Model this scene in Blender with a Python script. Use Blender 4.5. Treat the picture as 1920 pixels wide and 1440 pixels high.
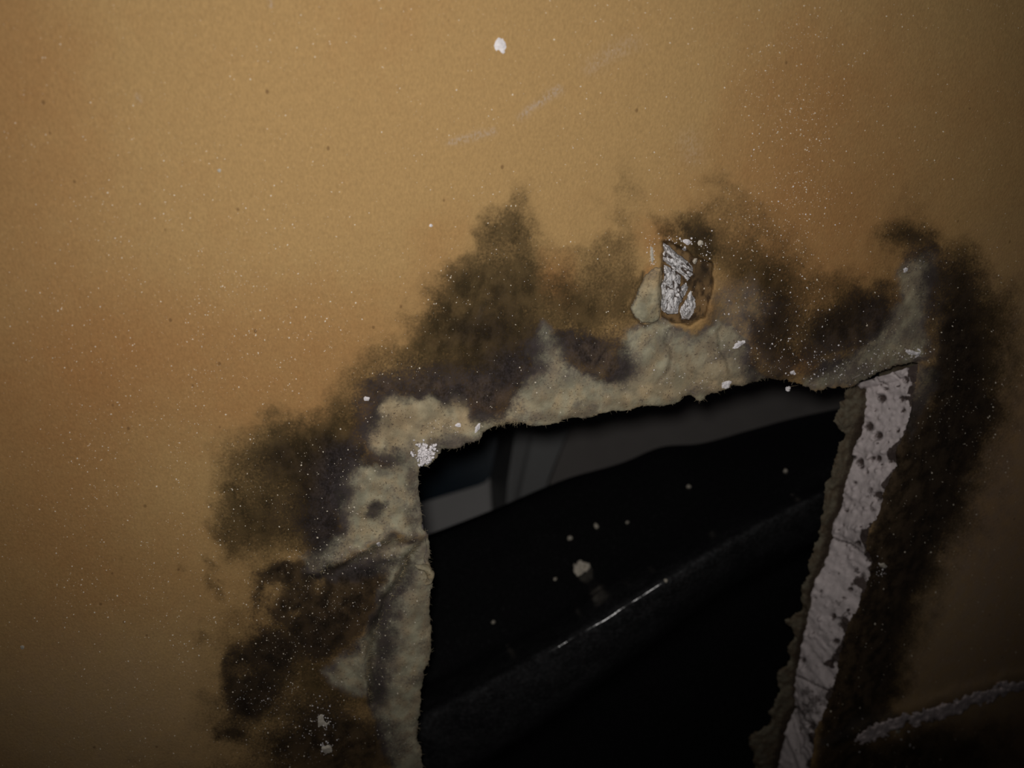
import bpy, math, random
import numpy as np

for o in list(bpy.data.objects):
    bpy.data.objects.remove(o, do_unlink=True)
SC = bpy.context.scene
COL = SC.collection
random.seed(4)
RNG = np.random.default_rng(11)

# ------------------------------------------------------------------ camera, world, light, exposure
F = 1480.0                       # focal length in pixels of the 1920x1440 frame
D = 0.148                        # lens to board, metres, along the optical axis
cam_data = bpy.data.cameras.new('camera')
cam = bpy.data.objects.new('camera', cam_data)
COL.objects.link(cam)
cam.location = (0, -D, 0)
cam.rotation_euler = (math.pi / 2, 0, 0)
cam_data.sensor_width = 36.0
cam_data.lens = 36.0 * F / 1920.0
cam_data.clip_start = 0.002
cam_data.clip_end = 20
cam_data.dof.use_dof = True
cam_data.dof.focus_distance = 0.149
cam_data.dof.aperture_fstop = 17.0
SC.camera = cam

world = bpy.data.worlds.new('world')
SC.world = world
world.use_nodes = True
world.node_tree.nodes['Background'].inputs[0].default_value = (0.55, 0.5, 0.6, 1)
world.node_tree.nodes['Background'].inputs[1].default_value = 0.004

flash = bpy.data.lights.new('phone_torch', 'SPOT')
flash.energy = 0.67
flash.color = (1.0, 0.965, 0.93)
flash.spot_size = math.radians(108)
flash.spot_blend = 1.0
flash.shadow_soft_size = 0.0025
fo = bpy.data.objects.new('phone_torch', flash)
COL.objects.link(fo)
fo.location = (-0.002, -D, 0.004)

SC.view_settings.view_transform = 'Standard'
SC.view_settings.look = 'None'
SC.view_settings.exposure = 0.0
SC.view_settings.gamma = 1.0
SC.view_settings.use_curve_mapping = False

# ------------------------------------------------------------------ geometry of the place
# The board is a plane that leans away from the lens towards its lower right; the lens's foot on it is near (620,60).
FOOT = (620.0, 60.0)
MV = np.array([(FOOT[0] - 960) / F, 1.0, (720 - FOOT[1]) / F])
ML = float(np.linalg.norm(MV))
THICK = 0.0125


def rays(px, py):
    px = np.asarray(px, float); py = np.asarray(py, float)
    return (px - 960) / F, (720 - py) / F


def P(px, py, h=0.0):
    """Point on the board where the sight line through (px,py) meets it, h metres behind its face."""
    vx, vz = rays(px, py)
    t = (D + np.asarray(h) * ML) / (MV[0] * vx + 1.0 + MV[2] * vz)
    return np.stack([t * vx, t - D, t * vz], -1)


def Q(px, py, t):
    """Point at distance t in front of the lens."""
    vx, vz = rays(px, py)
    t = np.asarray(t) + 0 * vx
    return np.stack([t * vx, t - D, t * vz], -1)


def aim(ob, target):
    from mathutils import Vector
    d = Vector(target) - ob.location
    ob.rotation_euler = d.to_track_quat('-Z', 'Y').to_euler()


aim(fo, P(840, 400, 0).tolist())

# ------------------------------------------------------------------ numpy noise and shapes
_T = np.random.default_rng(5).random((8, 256, 256))


def vn(x, y, seed=0):
    T = _T[seed % 8]
    x = x + seed * 17.31; y = y + seed * 9.77
    xi = np.floor(x).astype(int); yi = np.floor(y).astype(int)
    fx = x - xi; fy = y - yi
    fx = fx * fx * (3 - 2 * fx); fy = fy * fy * (3 - 2 * fy)
    a = T[xi & 255, yi & 255]; b = T[(xi + 1) & 255, yi & 255]
    c = T[xi & 255, (yi + 1) & 255]; d = T[(xi + 1) & 255, (yi + 1) & 255]
    return (a * (1 - fx) + b * fx) * (1 - fy) + (c * (1 - fx) + d * fx) * fy


def fbm(x, y, size, octv=4, seed=0):
    """fractal noise about -1..1, size in pixels"""
    s = 0; a = 1.0; tot = 0; f = 1.0 / size
    for k in range(octv):
        s = s + a * (vn(x * f, y * f, seed + k) * 2 - 1); tot += a
        a *= 0.5; f *= 2.03
    return s / tot * 1.6


def sstep(a, b, x):
    t = np.clip((x - a) / (b - a), 0, 1)
    return t * t * (3 - 2 * t)


def seg_dist(X, Y, pts, closed):
    best = np.full(X.shape, 1e18)
    n = len(pts)
    for i in range(n if closed else n - 1):
        x0, y0 = pts[i]; x1, y1 = pts[(i + 1) % n]
        dx, dy = x1 - x0, y1 - y0
        t = np.clip(((X - x0) * dx + (Y - y0) * dy) / (dx * dx + dy * dy + 1e-9), 0, 1)
        d = (X - x0 - t * dx) ** 2 + (Y - y0 - t * dy) ** 2
        np.minimum(best, d, out=best)
    return np.sqrt(best)


def inside(X, Y, pts):
    r = np.zeros(X.shape, bool)
    n = len(pts)
    for i in range(n):
        x0, y0 = pts[i]; x1, y1 = pts[(i + 1) % n]
        if y0 == y1:
            continue
        c = ((y0 > Y) != (y1 > Y)) & (X < (x1 - x0) * (Y - y0) / (y1 - y0) + x0)
        r ^= c
    return r


def sdf(X, Y, pts):
    """signed distance to a closed outline, negative inside"""
    d = seg_dist(X, Y, pts, True)
    return np.where(inside(X, Y, pts), -d, d)


def pmask(X, Y, pts, soft, far=None):
    """soft mask of a polygon, worked out only near it"""
    a = np.array(pts)
    m = soft * 2 + 4
    sel = (X > a[:, 0].min() - m) & (X < a[:, 0].max() + m) & (Y > a[:, 1].min() - m) & (Y < a[:, 1].max() + m)
    out = np.zeros(X.shape)
    if sel.any():
        out[sel] = sstep(soft, -soft, sdf(X[sel], Y[sel], pts))
    return out


def blobs(X, Y, lst):
    """union of soft ellipses (x, y, rx, ry, angle, strength)"""
    keep = np.ones(X.shape)
    for x, y, rx, ry, ang, st in lst:
        m = max(rx, ry) * 1.7
        sel = (np.abs(X - x) < m) & (np.abs(Y - y) < m)
        if not sel.any():
            continue
        c, s = math.cos(math.radians(ang)), math.sin(math.radians(ang))
        u = ((X[sel] - x) * c + (Y[sel] - y) * s) / rx
        v = (-(X[sel] - x) * s + (Y[sel] - y) * c) / ry
        keep[sel] *= 1 - st * sstep(1.7, 0.1, np.sqrt(u * u + v * v))
    return 1 - keep


def strokes(X, Y, pts, w):
    a = np.array(pts)
    m = w * 3
    sel = (X > a[:, 0].min() - m) & (X < a[:, 0].max() + m) & (Y > a[:, 1].min() - m) & (Y < a[:, 1].max() + m)
    out = np.zeros(X.shape)
    if sel.any():
        out[sel] = np.exp(-(seg_dist(X[sel], Y[sel], pts, False) / w) ** 2)
    return out


# ------------------------------------------------------------------ outlines read off the board
TOP = [(785, 876), (800, 876), (815, 862), (830, 843), (857, 840), (872, 834), (882, 828), (901, 828), (906, 816), (904, 810),
       (913, 805), (928, 800), (938, 793), (959, 791), (974, 791), (988, 797), (1001, 799), (1013, 798), (1047, 793), (1059, 787),
       (1076, 783), (1105, 783), (1122, 777), (1147, 771), (1165, 772), (1196, 764), (1223, 760), (1246, 761), (1268, 758),
       (1282, 744), (1290, 740), (1307, 749), (1321, 747), (1334, 736), (1357, 733), (1373, 724), (1390, 724), (1407, 719),
       (1432, 710), (1473, 710), (1510, 725), (1529, 733), (1551, 728), (1590, 727), (1628, 708), (1679, 684), (1722, 680)]
RIGHT = [(1722, 680), (1719, 707), (1712, 733), (1708, 768), (1699, 803), (1692, 826), (1678, 848), (1682, 873), (1668, 896), (1659, 917),
         (1652, 955), (1639, 978), (1626, 1000), (1625, 1030), (1636, 1055), (1634, 1072), (1624, 1099), (1602, 1150),
         (1589, 1177), (1576, 1216), (1570, 1262), (1562, 1295), (1546, 1330), (1530, 1364), (1520, 1440), (1500, 1800)]
LEFT = [(795, 1800), (791, 1440), (791, 1406), (783, 1385), (785, 1345), (788, 1324), (791, 1293), (794, 1257), (803, 1244), (809, 1223),
        (808, 1174), (809, 1159), (805, 1131), (811, 1095), (811, 1070), (803, 1052), (808, 1037), (803, 1003), (791, 988), (791, 966),
        (788, 945), (785, 921), (784, 893)]
HOLE = TOP + RIGHT[1:] + LEFT
CORE_BACK = [(1600, 722), (1622, 728), (1619, 745), (1615, 777), (1610, 815), (1597, 841), (1590, 876), (1578, 917), (1575, 949), (1558, 981), (1555, 1010),
             (1548, 1040), (1524, 1086), (1512, 1141), (1505, 1189), (1494, 1238), (1488, 1277), (1490, 1322), (1473, 1352), (1461, 1413),
             (1450, 1460), (1420, 1600)]
BACK_OUT = [(1592, 722), (1588, 735), (1575, 756), (1566, 788), (1584, 815), (1570, 847), (1555, 893), (1546, 940), (1535, 984), (1537, 1007), (1520, 1050),
            (1516, 1080), (1500, 1108), (1505, 1141), (1474, 1162), (1487, 1195), (1474, 1213), (1479, 1238), (1460, 1262), (1459, 1307),
            (1443, 1337), (1440, 1362), (1398, 1380), (1415, 1422), (1412, 1460), (1380, 1600)]
WOUND = [(1240, 453), (1264, 455), (1290, 476), (1310, 490), (1333, 494), (1336, 528), (1331, 560), (1322, 592), (1296, 608), (1262, 604), (1241, 592),
         (1236, 560), (1240, 520)]
FLAP = [(1208, 516), (1226, 500), (1241, 502), (1242, 520), (1240, 559), (1236, 598), (1222, 606), (1204, 605), (1188, 592), (1183, 577), (1194, 552)]
CRACK_A = [(790, 1010), (768, 1042), (756, 1075), (742, 1105), (728, 1140), (708, 1175), (698, 1205), (690, 1245), (690, 1280), (697, 1315)]
TEAR_B = [(577, 1082), (600, 1076), (615, 1060), (640, 1050), (660, 1040), (690, 1033), (712, 1024), (745, 1012), (772, 1006)]
CRACK_C = [(1500, 1405), (1560, 1392), (1582, 1384), (1615, 1377), (1645, 1362), (1678, 1350), (1733, 1335), (1778, 1320), (1811, 1311), (1854, 1297),
           (1887, 1285), (1920, 1281), (2200, 1262)]

BARE = [  # torn-back pale paper plies
    ([(690, 850), (680, 800), (715, 752), (800, 737), (835, 748), (855, 728), (872, 738), (880, 775), (935, 782), (960, 742), (998, 690), (988, 660),
      (1010, 606), (1035, 625), (1060, 640), (1055, 662), (1085, 695), (1135, 712), (1168, 690), (1168, 640), (1185, 612), (1240, 600), (1300, 625),
      (1345, 600), (1375, 610), (1400, 640), (1402, 690), (1440, 725), (1440, 800), (780, 900)], 12, 0.95),
    ([(655, 862), (700, 876), (755, 862), (800, 880), (800, 1000), (742, 1008), (690, 1022), (640, 1040), (600, 1082), (575, 1078), (565, 1048), (600, 1012),
      (640, 985), (618, 930), (635, 885)], 14, 0.95),
    ([(738, 1035), (772, 1010), (800, 1000), (832, 1000), (832, 1800), (770, 1800), (738, 1440), (712, 1360), (697, 1325), (688, 1290), (655, 1310), (600, 1262), (645, 1235),
      (690, 1190), (712, 1140), (722, 1085)], 13, 0.9),
    ([(600, 1082), (650, 1045), (740, 1003), (775, 1030), (735, 1078), (690, 1082), (640, 1080)], 10, 0.75),
    ([(1700, 500), (1738, 468), (1762, 500), (1742, 560), (1728, 620), (1735, 672), (1690, 690), (1620, 720), (1500, 740), (1540, 690), (1600, 660), (1650, 605), (1688, 562),
      (1690, 520)], 14, 0.8),
    ([(1345, 540), (1400, 540), (1440, 580), (1410, 640), (1340, 640)], 30, 0.35),
    ([(1716, 690), (1765, 690), (1760, 720), (1722, 790), (1712, 830), (1700, 800)], 10, 0.55),
    ([(1530, 1380), (1600, 1345), (1660, 1330), (1680, 1345), (1610, 1378), (1540, 1400)], 14, 0.4),
]
MOLD = [
    (1290, 620, 60, 20, 0, .4), (1340, 590, 30, 40, 0, .5),
    (600, 1265, 150, 110, 0, .42), (450, 1150, 120, 140, 0, .2), (560, 1330, 160, 60, 0, .3), (400, 1400, 120, 60, 0, .2),
    (540, 900, 120, 110, 0, .45), (600, 840, 70, 60, 0, .4), (920, 600, 120, 90, 0, .4), (1310, 465, 40, 36, 0, .7),
    (1430, 450, 80, 60, 0, .4), (1480, 540, 80, 60, 0, .45), (1060, 560, 60, 50, 0, .4), (700, 720, 80, 40, -20, .4), (560, 830, 110, 50, -10, .4), (480, 1000, 70, 50, 0, .4), (1860, 800, 70, 240, 5, .4), (1690, 560, 60, 60, 0, .3), (560, 1220, 100, 60, 0, .3), (440, 1180, 70, 60, 0, .25), (430, 1320, 60, 80, 0, .3),  # olive mould grown into the brown paper
    (965, 375, 34, 40, 0, .45), (940, 430, 46, 44, 0, .75), (905, 470, 26, 50, 0, .5), (985, 470, 50, 50, 20, .6), (930, 545, 95, 60, 0, .8), (985, 545, 40, 60, 0, .7),
    (850, 560, 60, 60, 0, .55), (870, 630, 110, 55, 0, .85), (820, 615, 60, 45, 0, .6), (760, 660, 70, 35, -15, .55), (900, 690, 110, 45, 0, .85), (960, 630, 60, 60, 0, .8),
    (680, 680, 70, 28, -20, .25), (1085, 470, 70, 22, -5, .35), (1170, 455, 25, 55, 0, .4), (1110, 560, 80, 70, 0, .62), (1085, 600, 70, 50, 0, .6), (1180, 560, 28, 60, 10, .6),
    (1150, 510, 60, 50, 0, .35), (1215, 400, 60, 60, 0, .2), (1185, 335, 26, 46, 0, .22), (1290, 425, 46, 24, -10, .6), (1240, 430, 16, 34, 0, .5),
    (1345, 335, 30, 30, 0, .38), (1395, 395, 55, 50, 20, .3), (1340, 400, 40, 40, 0, .25), (1320, 460, 40, 34, 0, .6), (1385, 480, 60, 46, 0, .45), (1440, 500, 70, 50, 0, .35),
    (1380, 560, 60, 60, 0, .4), (1450, 560, 50, 60, 0, .6), (1540, 560, 50, 40, 0, .35), (1600, 570, 60, 46, -20, .65), (1650, 540, 50, 40, 0, .35), (1500, 640, 120, 60, 0, .6),
    (1715, 390, 46, 46, 0, .3), (1700, 445, 50, 34, 0, .62), (1660, 450, 40, 60, 0, .25), (1790, 480, 60, 50, 0, .45), (1810, 560, 70, 90, 0, .6), (1815, 660, 66, 110, 0, .6),
    (1800, 800, 66, 130, 8, .6), (1770, 960, 60, 120, 12, .6), (1710, 1080, 70, 110, 14, .55), (1680, 1220, 60, 120, 20, .5), (1880, 620, 60, 120, 0, .22),
    (530, 850, 78, 44, -10, .72), (510, 930, 90, 66, 0, .6), (590, 900, 50, 90, 8, .75), (455, 955, 55, 66, 0, .45), (550, 1005, 90, 34, 0, .45), (430, 850, 60, 40, -20, .35),
    (645, 795, 30, 46, 20, .6), (600, 790, 70, 30, -15, .35), (470, 800, 60, 20, -15, .25), (640, 740, 60, 30, -20, .3), (420, 1010, 26, 26, 0, .35),
    (395, 1095, 16, 20, 0, .4), (378, 1200, 16, 16, 0, .32), (320, 1075, 13, 12, 0, .32), (222, 1045, 9, 9, 0, .3), (392, 1062, 14, 10, 0, .4), (408, 1115, 12, 14, 0, .35), (500, 1060, 30, 20, 0, .4),
    (560, 1270, 60, 40, 0, .35), (640, 1300, 70, 40, 0, .4), (520, 1400, 60, 30, 0, .3), (1120, 385, 20, 14, 0, .16), (330, 1440, 200, 20, 0, .15),
]
BLACK = [(x_ + 10, y_, 34, 46, 0, .85) for x_, y_ in ((1700, 790), (1684, 840), (1690, 880), (1668, 920), (1655, 970), (1640, 1010), (1640, 1060), (1628, 1110), (1606, 1160), (1590, 1200), (1580, 1250), (1572, 1295), (1556, 1335))] + [
    (560, 1110, 70, 50, 0, .5), (640, 1150, 90, 60, -10, .55), (490, 1240, 60, 60, 0, .5), (460, 1290, 44, 50, 0, .5), (610, 1390, 120, 66, 0, .45), (600, 930, 44, 90, 0, .45), (520, 880, 70, 50, 0, .3), (540, 980, 60, 40, 0, .3),
    (1700, 880, 26, 90, 10, .6), (1660, 1010, 34, 60, 14, .6), (1640, 1100, 34, 50, 16, .6), (1600, 1200, 34, 60, 16, .6), (1585, 1290, 26, 50, 14, .6), (1760, 1400, 220, 60, -10, .45), (1700, 1440, 200, 50, 0, .5), (1560, 1400, 40, 40, 0, .35),
    (1850, 560, 50, 90, 0, .3), (1840, 760, 40, 140, 4, .4), (615, 860, 34, 50, 0, .55), (560, 860, 60, 40, 0, .35), (530, 950, 70, 40, 0, .35), (590, 960, 30, 60, 0, .5), (940, 640, 70, 50, 0, .45), (870, 620, 70, 40, 0, .3), (955, 560, 46, 50, 0, .3), (1310, 440, 40, 20, 0, .45), (1320, 480, 26, 26, 0, .3),
    (790, 700, 60, 24, -12, .45), (740, 690, 50, 20, -15, .3), (1180, 690, 24, 20, 0, .35), (730, 790, 20, 30, 0, .2),  # black-brown and violet-grey colonies
    (925, 725, 50, 46, 10, .85), (905, 765, 34, 22, 0, .75), (960, 690, 40, 34, -30, .6), (832, 742, 13, 34, 0, .6), (770, 722, 60, 24, -8, .5), (860, 700, 60, 24, 0, .45), (1000, 650, 24, 40, 0, .35),
    (1010, 700, 24, 20, 0, .35), (1080, 640, 46, 26, 10, .75), (1105, 665, 56, 34, 12, .8), (1150, 690, 40, 34, 0, .5), (1050, 625, 18, 14, 0, .6), (1150, 640, 24, 26, 0, .5),
    (690, 862, 30, 20, 0, .6), (725, 862, 30, 15, -10, .75), (640, 866, 36, 34, 0, .5), (612, 935, 30, 66, 6, .55), (706, 957, 21, 20, 0, .8), (655, 914, 16, 16, 0, .45), (600, 1000, 26, 46, 20, .5),
    (770, 975, 14, 40, 0, .35), (770, 900, 14, 30, 0, .35), (810, 830, 36, 22, 0, .45), (690, 790, 24, 30, 0, .25), (720, 800, 20, 14, 0, .15),
    (510, 1085, 36, 22, 10, .75), (492, 1115, 18, 30, 0, .7), (545, 1075, 40, 26, 0, .7), (555, 1150, 46, 24, 30, .8), (620, 1120, 84, 60, -10, .85), (600, 1180, 84, 42, -5, .85), (670, 1110, 50, 50, 0, .8),
    (640, 1075, 50, 24, 0, .6), (690, 1070, 60, 26, -14, .6), (730, 1150, 14, 40, 25, .4), (720, 1215, 20, 60, 14, .62), (705, 1295, 20, 36, 0, .7), (760, 1090, 14, 40, 20, .5), (600, 1215, 60, 24, 0, .6),
    (500, 1215, 38, 30, 0, .8), (450, 1230, 30, 22, -30, .7), (432, 1268, 20, 34, 0, .75), (475, 1290, 44, 30, 0, .75), (520, 1250, 26, 40, 0, .6), (490, 1318, 60, 26, 0, .6), (460, 1325, 40, 20, 0, .55),
    (442, 1368, 28, 22, 0, .8), (414, 1378, 12, 10, 0, .5), (600, 1345, 70, 46, -20, .55), (590, 1400, 110, 50, 0, .72), (690, 1410, 66, 50, 10, .7), (720, 1350, 26, 26, 0, .35), (560, 1450, 160, 30, 0, .6),
    (1455, 600, 46, 56, 10, .8), (1440, 660, 44, 44, 0, .7), (1490, 680, 60, 26, 0, .55), (1460, 710, 60, 20, 0, .6), (1595, 600, 66, 40, -20, .8), (1630, 590, 40, 50, 0, .75), (1560, 645, 66, 30, -15, .8), (1530, 610, 40, 30, 0, .4),
    (1715, 440, 40, 20, 0, .45), (1780, 520, 40, 50, 0, .7), (1790, 600, 50, 80, 0, .78), (1770, 690, 36, 60, 0, .55), (1800, 730, 50, 100, 4, .78), (1770, 830, 60, 110, 8, .85), (1735, 940, 66, 110, 12, .85),
    (1690, 1050, 60, 90, 14, .8), (1650, 1150, 60, 90, 14, .78), (1640, 1260, 60, 80, 22, .78), (1600, 1340, 50, 60, 20, .7), (1700, 860, 30, 60, 10, .8), (1620, 1280, 60, 60, 0, .6), (1570, 1430, 60, 34, -10, .45), (1720, 700, 14, 40, 0, .35),
    (1700, 1420, 240, 40, -8, .3), (1740, 530, 20, 40, 20, .35), (1650, 610, 16, 30, 30, .3), (1665, 545, 24, 18, 0, .35),
]
GREY = [  # violet-grey bloom over the pale plies
    (640, 900, 30, 60, 0, .65), (620, 960, 32, 66, 0, .75), (600, 1020, 30, 40, 0, .55), (780, 925, 14, 66, 0, .65), (762, 868, 22, 26, 0, .5), (1010, 690, 44, 50, 0, .6), (1000, 640, 28, 44, 0, .75), (958, 722, 26, 26, 0, .55),
    (1120, 702, 66, 26, 0, .6), (1190, 690, 30, 34, 0, .45), (842, 832, 60, 18, -12, .75), (1330, 640, 66, 60, 0, .35), (1400, 660, 30, 54, 0, .55), (1560, 690, 66, 30, 0, .7), (1606, 702, 44, 26, 0, .6), (1742, 530, 26, 66, 0, .5),
    (1690, 610, 40, 40, 0, .3), (756, 1110, 18, 70, 25, .7), (732, 1190, 26, 80, 14, .65), (712, 1280, 26, 56, 0, .75), (792, 1390, 30, 70, 0, .35), (722, 1390, 44, 44, 0, .6), (690, 1062, 66, 18, -14, .85), (740, 720, 60, 26, -10, .6),
    (800, 715, 66, 22, 0, .55), (690, 800, 24, 40, 0, .4), (1250, 690, 14, 40, 10, .35), (800, 1130, 16, 40, 0, .25), (1720, 690, 30, 30, 0, .5), (795, 1030, 20, 24, 0, .5), (1110, 770, 60, 10, -8, .3), (1000, 785, 50, 10, 0, .35), (1320, 735, 40, 14, 0, .35),
]
VIOLET = [  # dark violet seam of mould where brown face meets pale ply
    (750, 724, 80, 30, -14, .8), (845, 722, 70, 30, 0, .82), (1130, 700, 50, 22, 10, .6), (690, 770, 30, 40, 20, .5), (832, 745, 13, 30, 0, .6), (908, 745, 40, 50, 8, .92), (962, 700, 50, 36, -35, .85), (1000, 655, 24, 44, 0, .6), (1075, 638, 50, 26, 10, .75), (1122, 668, 62, 32, 14, .88), (1165, 655, 24, 40, 0, .55),
    (690, 785, 28, 50, 20, .6), (655, 852, 44, 36, 0, .72), (722, 860, 40, 18, 0, .75), (622, 910, 36, 60, 8, .8), (604, 985, 36, 56, 15, .75), (700, 1062, 66, 22, -14, .65), (1412, 680, 30, 50, 0, .6), (1565, 662, 56, 34, -20, .65), (1640, 600, 30, 50, 25, .55),
    (1752, 545, 22, 66, 0, .6), (1735, 470, 44, 26, 0, .55), (1745, 640, 22, 60, 0, .55), (1480, 700, 70, 22, 0, .5), (735, 1165, 18, 60, 22, .5), (712, 1285, 22, 50, 0, .6),
]
GLARE = [(1850, 1150, 260, 380, 0, .8), (1900, 800, 120, 300, 0, .4), (150, 1380, 300, 180, 0, .35)]   # lens glare put into the brown paper's colour as a grey veil
WARM = [  # rusty-orange water stain; blobs near the frame edges paint in lens falloff
    (300, 700, 330, 150, -10, .6), (620, 640, 200, 90, -10, .55), (80, 640, 200, 300, 0, .5), (520, 760, 160, 50, -10, .5), (1050, 520, 34, 46, 0, .9), (1230, 440, 40, 30, 0, .6), (860, 765, 18, 34, 0, .9), (955, 788, 18, 8, 0, 1),
    (820, 480, 60, 100, 20, .4), (1226, 515, 20, 22, 0, .8), (1316, 560, 18, 30, 0, .5), (1500, 690, 40, 26, 0, .8), (1550, 400, 200, 200, 0, .5), (750, 795, 80, 46, 0, .75), (960, 770, 90, 20, -8, .4), (1240, 745, 120, 16, -8, .5), (700, 830, 24, 24, 0, .6),
    (1210, 720, 60, 30, 0, .5), (1330, 700, 60, 40, 0, .6), (700, 1050, 40, 12, -15, .6), (10, 120, 150, 300, 0, .6), (40, 900, 200, 300, 0, .4), (1480, 330, 160, 260, 0, .6), (150, 1050, 250, 150, 0, .4), (1700, 250, 200, 260, 0, .35), (1880, 900, 100, 300, 0, .4),
]


def warp(X, Y, a1=18, a2=9):
    return (X + a1 * fbm(X, Y, 70, 4, 1) + a2 * fbm(X, Y, 16, 3, 5), Y + a1 * fbm(X, Y, 70, 4, 2) + a2 * fbm(X, Y, 16, 3, 6))


def bare_mask(X, Y):
    wx, wy = warp(X, Y, 9, 6)
    b = np.zeros(X.shape)
    for pts, soft, st in BARE:
        np.maximum(b, st * pmask(wx, wy, pts, soft), out=b)
    return b


def hole_sd(X, Y):
    d = sdf(X, Y, HOLE)
    near = np.exp(-np.maximum(np.abs(d) - 12, 0) / 6)
    return d + near * (2.2 * fbm(X, Y, 13, 3, 3) + 1.4 * fbm(X, Y, 5, 2, 4))


def face_h(X, Y, sd=None, bare=None):
    """depth of the face paper behind the board's plane, metres"""
    if sd is None:
        sd = hole_sd(X, Y)
    if bare is None:
        bare = bare_mask(X, Y)
    mm = 0.25 * fbm(X, Y, 240, 3, 0) + 0.05 * fbm(X, Y, 40, 3, 2)
    mm = mm - 0.45 * bare
    s = np.maximum(sd, 0)
    mm = mm - 0.8 * np.exp(-s / 9) + 0.30 * np.exp(-s / 40) * fbm(X, Y, 22, 4, 6)
    mm = mm + 0.07 * bare * fbm(X, Y, 14, 3, 3)
    wx, wy = warp(X, Y, 2.0, 2.5)
    w = pmask(wx + 3 * fbm(X, Y, 18, 2, 3), wy + 3 * fbm(X, Y, 18, 2, 4), WOUND, 3)
    mm = mm - 2.6 * w + 0.08 * strokes(wx, wy, WOUND + WOUND[:1], 8) * (1 - w)
    wx, wy = warp(X, Y, 8, 5)
    mm = mm - 1.1 * strokes(wx, wy, CRACK_A, 6) + 0.55 * strokes(wx + 14, wy + 5, CRACK_A, 8) - 0.5 * strokes(wx - 16, wy - 4, CRACK_A, 12)
    mm = mm + 0.7 * strokes(wx, wy + 7, TEAR_B, 9) - 0.7 * strokes(wx, wy - 9, TEAR_B, 10)
    for c in ([(1255, 612), (1256, 650), (1258, 672), (1246, 700), (1238, 722)], [(1350, 612), (1349, 640), (1362, 680), (1364, 700)], [(1292, 690), (1310, 705), (1330, 712)]):
        mm = mm - 0.3 * strokes(wx, wy, c, 3.2) + 0.12 * strokes(wx + 6, wy, c, 6)
    # the board has snapped along CRACK_C: the part below has dropped back
    sel = (X > 1480) & (Y > 1180)
    st = np.zeros(X.shape)
    if sel.any():
        xs, ys = X[sel], Y[sel]
        cy = np.interp(xs, [p[0] for p in CRACK_C], [p[1] for p in CRACK_C])
        g = ys - cy + 3 * fbm(xs, ys, 20, 3, 2)
        st[sel] = (sstep(-4, 12, g) * 2.4 - 0.6 * np.exp(-((g + 14) / 14) ** 2)) * sstep(1520, 1640, xs)
    mm = mm - st
    return -mm * 1e-3


# ------------------------------------------------------------------ scene helpers
def link(name, me, mat, parent=None):
    ob = bpy.data.objects.new(name, me)
    COL.objects.link(ob)
    if mat is not None:
        me.materials.append(mat)
    if parent is not None:
        ob.parent = parent
        ob.matrix_parent_inverse = parent.matrix_world.inverted() if False else ob.matrix_parent_inverse
    return ob


def mesh_np(name, V, faces, attrs=None, smooth=True):
    me = bpy.data.meshes.new(name)
    V = np.asarray(V, np.float32)
    faces = np.asarray(faces, np.int32)
    k = faces.shape[1]
    me.vertices.add(len(V)); me.vertices.foreach_set('co', V.ravel())
    me.loops.add(faces.size); me.loops.foreach_set('vertex_index', faces.ravel())
    me.polygons.add(len(faces))
    me.polygons.foreach_set('loop_start', np.arange(0, faces.size, k, dtype=np.int32))
    me.polygons.foreach_set('loop_total', np.full(len(faces), k, np.int32))
    me.update(calc_edges=True)
    me.validate()
    if smooth:
        me.polygons.foreach_set('use_smooth', np.ones(len(me.polygons), bool))
    for an, av in (attrs or {}).items():
        a = me.attributes.new(an, 'FLOAT', 'POINT')
        a.data.foreach_set('value', np.asarray(av, np.float32).ravel())
    return me


def tag(o, label, cat, group=None, kind=None):
    o['label'] = label
    if cat:
        o['category'] = cat
    if group:
        o['group'] = group
    if kind:
        o['kind'] = kind
    return o


def boundary_edges(faces):
    e = np.concatenate([faces[:, [i, (i + 1) % faces.shape[1]]] for i in range(faces.shape[1])])
    key = np.sort(e, 1)
    k = key[:, 0].astype(np.int64) * (int(faces.max()) + 1) + key[:, 1]
    _, first, cnt = np.unique(k, return_index=True, return_counts=True)
    return e[first[cnt == 1]]


def cut_grid(x0, x1, y0, y1, cell, fn):
    """pixel grid kept where fn < 0, its rim pulled onto fn = 0; returns X, Y, quads"""
    nx = int((x1 - x0) / cell) + 2; ny = int((y1 - y0) / cell) + 2
    gx, gy = np.meshgrid(x0 + cell * np.arange(nx), y0 + cell * np.arange(ny))
    X = gx.ravel().astype(float); Y = gy.ravel().astype(float)
    g = fn(X, Y)
    near = np.abs(g) < cell * 2.0
    for _ in range(2):
        xn, yn = X[near], Y[near]
        gn = fn(xn, yn); e = 0.4
        ax = (fn(xn + e, yn) - gn) / e; ay = (fn(xn, yn + e) - gn) / e
        q = ax * ax + ay * ay + 1e-6
        mv = np.abs(gn) < cell * 0.62
        ddx = np.clip(-gn * ax / q, -cell * .6, cell * .6) * mv
        ddy = np.clip(-gn * ay / q, -cell * .6, cell * .6) * mv
        X[near] = xn + ddx; Y[near] = yn + ddy
    idx = np.arange(nx * ny).reshape(ny, nx)
    q = np.stack([idx[:-1, :-1], idx[1:, :-1], idx[1:, 1:], idx[:-1, 1:]], -1).reshape(-1, 4)
    gf = fn(X, Y)
    keep = gf[q].mean(1) < 0
    q = q[keep]
    used, inv = np.unique(q.ravel(), return_inverse=True)
    return X[used], Y[used], inv.reshape(-1, 4)


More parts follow.
